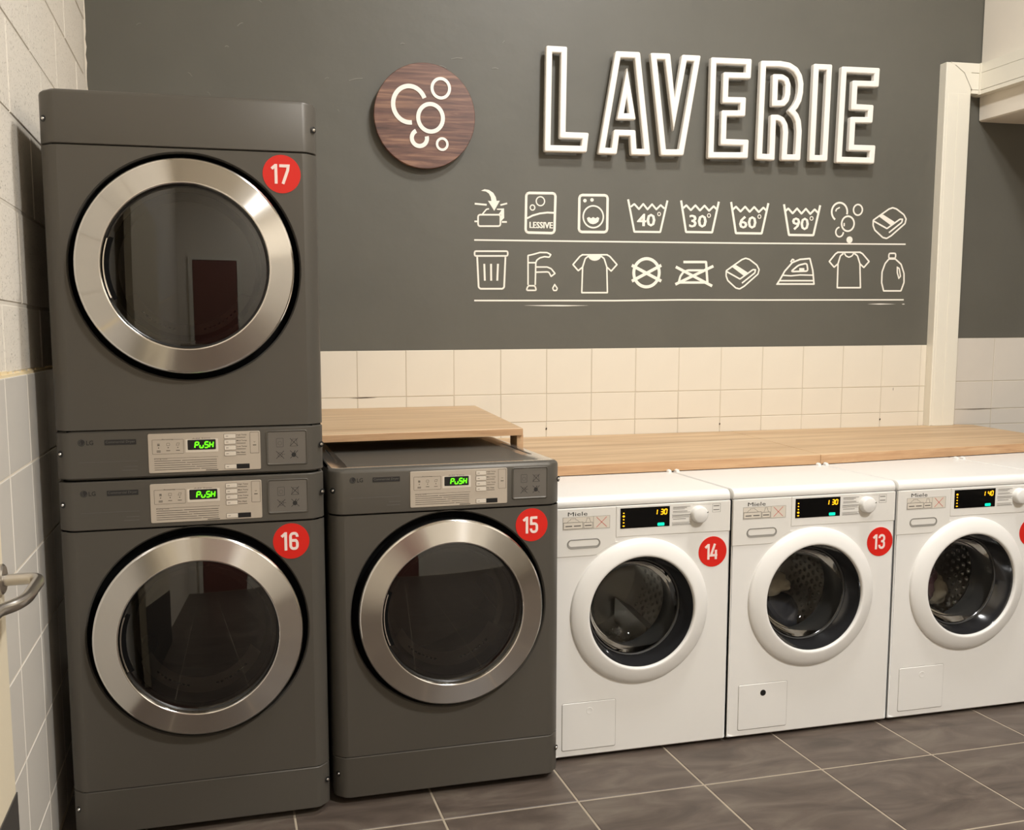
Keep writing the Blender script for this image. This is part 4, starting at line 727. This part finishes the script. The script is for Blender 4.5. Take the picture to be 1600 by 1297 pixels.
# ---------------------------------------------------------------- wall sign and icons
def onwall(name, label, cat, group=None, off=0):
    t = empty(name, (0, 0, 0), RA); return tag(t, label, cat, group)
def shape(m, it, y, d):
    k = it[0]
    if k == 's':
        pts = it[1]
        if it[3] and len(pts) == 4:                         # rounded corners
            q = []
            for i in range(4):
                p0, p1, p2 = Vector(pts[i-1]), Vector(pts[i]), Vector(pts[(i+1) % 4]); r_ = min(it[2]*1.3, (p0-p1).length*.3, (p2-p1).length*.3)
                a, b = p1+(p0-p1).normalized()*r_, p1+(p2-p1).normalized()*r_
                q += [tuple(a*(1-t)**2+p1*2*t*(1-t)+b*t*t) for t in (0, .33, .67, 1)]
            pts = q
        m.ribbon(pts, it[2], bool(it[3]), y, d, 0, it[2]*.7)
    elif k == 'f': m.prism(it[1], y-d, y)
    elif k == 'e':
        c, rx, rz, w_, a0, a1 = it[1:]
        if w_ >= rx*1.5: m.prism(circ(c[0], c[1], rx+w_/2, 28, rz+w_/2), y-d, y)
        else:
            n = 40; full = abs(a1-a0) >= 359.9; m.ribbon(circ(c[0], c[1], rx, n, rz, a0, a1), w_, full, y, d)
    elif k == 't':
        for e, q in ((-.0011, 0), (0, .00004), (.0011, .00008)): text(m, it[1], it[2]+e, it[3], it[4]+e, it[5], y-d-q, .012)
def flat(name, label, cat, items, group, d=.0009):
    m = MB()
    for k, it in enumerate(items): shape(m, it, .0004-k*.00012, d)
    zs = [v[2] for v in m.v]; xs = [v[0] for v in m.v]; c = ((min(xs)+max(xs))/2, 0, (min(zs)+max(zs))/2)
    m.v = [(a-c[0], b, e-c[2]) for a, b, e in m.v]
    o = m.build(name, ICON); o.location = (c[0]*math.cos(RA), c[0]*math.sin(RA), c[2]); o.rotation_euler = (0, 0, RA); tag(o, label, cat, group); return o
for n_, l_, c_, items in ICONS: flat(n_, l_, c_, items, 'white laundry icons on the grey wall')
for n_, l_, c_, items in LINES: flat(n_, l_, c_, items, 'white ruled lines below the icons')
lab = ['tall white outlined letter L of the wall sign', 'white outlined letter A of the wall sign', 'white outlined letter V of the wall sign', 'white outlined letter E between the V and the R', 'white outlined letter R of the wall sign', 'narrow white outlined letter I of the wall sign', 'white outlined letter E at the end of the wall sign']
for (chx, loops), lb in zip(LETTERS, lab):
    allp = [p for l in loops for p in l]; cx = sum(p[0] for p in allp)/len(allp); cz = sum(p[1] for p in allp)/len(allp)
    t = empty('sign_letter', (cx*math.cos(RA), cx*math.sin(RA), cz), RA); tag(t, lb, 'letter', 'raised letters of the LAVERIE sign')
    m = MB()
    for l in loops: m.ribbon([(a-cx, b-cz) for a, b in l], .0275, True, -.027, .024, .0035, .008)
    m.build('letter_body', SIGN, t, True, 25)
    l = loops[0]
    for k in (0, len(l)//2):
        a, b = l[k]; a2, b2 = l[(k+1) % len(l)]; q = MB().lathe([(.0045, -.029), (.0045, .001)], (a+a2)/2-cx, (b+b2)/2-cz, 12); q.build('spacer', TUBE, t, True)
# wooden disc with bubbles
DX_, DZ_ = 1.2975, 2.2795
t = empty('wooden_disc', (DX_*math.cos(RA), DX_*math.sin(RA), DZ_), RA); tag(t, 'round dark walnut disc with white bubble rings on the grey wall', 'sign')
m = MB().lathe([(.0001, -.040), (.2165, -.040), (.2185, -.038), (.2185, -.022), (.2165, -.020), (.0001, -.020)], 0, 0, 96); m.build('disc', WALNUT, t, True, 30)
for it in BUBBLES:
    m = MB(); it = (it[0], (it[1][0]-DX_, it[1][1]-DZ_))+tuple(it[2:]); shape(m, it, -.0398, .003); m.build('bubble_ring', SIGN, t, True, 30)
for a in (45, 135, 225, 315): MB().lathe([(.006, -.021), (.006, .001)], .14*math.cos(math.radians(a)), .14*math.sin(math.radians(a)), 10).build('spacer', TUBE, t)
# ---------------------------------------------------------------- open door at the left with its lever
t = MB().bbox(0, .9, 0, .04, 0, 2.04, .002); t.v = [(.03-b, -.9+a, c+.012) for a, b, c in t.v]
dr = t.build('door_1', DOORP); dr.location = (0, -2.262, 0); tag(dr, kind='structure')
MB().box(.0302, .0325, -.9, -.0, .013, .522).build('kick_plate', KICK, dr)
h = MB().lathe([(.0, -.009), (.024, -.009), (.027, -.006), (.027, 0)], 0, 0, 32); h.v = [(.030-b, a-.03, c+.93) for a, b, c in h.v]; h.build('rosette', TUBE, dr, True)
pts = [(.03, -.035, .929)]
def bez(p0, p1, p2, n=8): return [tuple((1-t)**2*a+2*(1-t)*t*b+t*t*c for a, b, c in zip(p0, p1, p2)) for t in [i/n for i in range(n+1)]]
pts += bez((.078, -.033, .929), (.098, -.034, .929), (.0985, -.062, .928)); pts += bez((.0975, -.135, .925), (.096, -.165, .924), (.082, -.185, .923)); pts += [(.066, -.205, .922), (.055, -.30, .921)]
MB().tube(pts, .0105, 16).build('door_handle', TUBE, dr, True, 50)
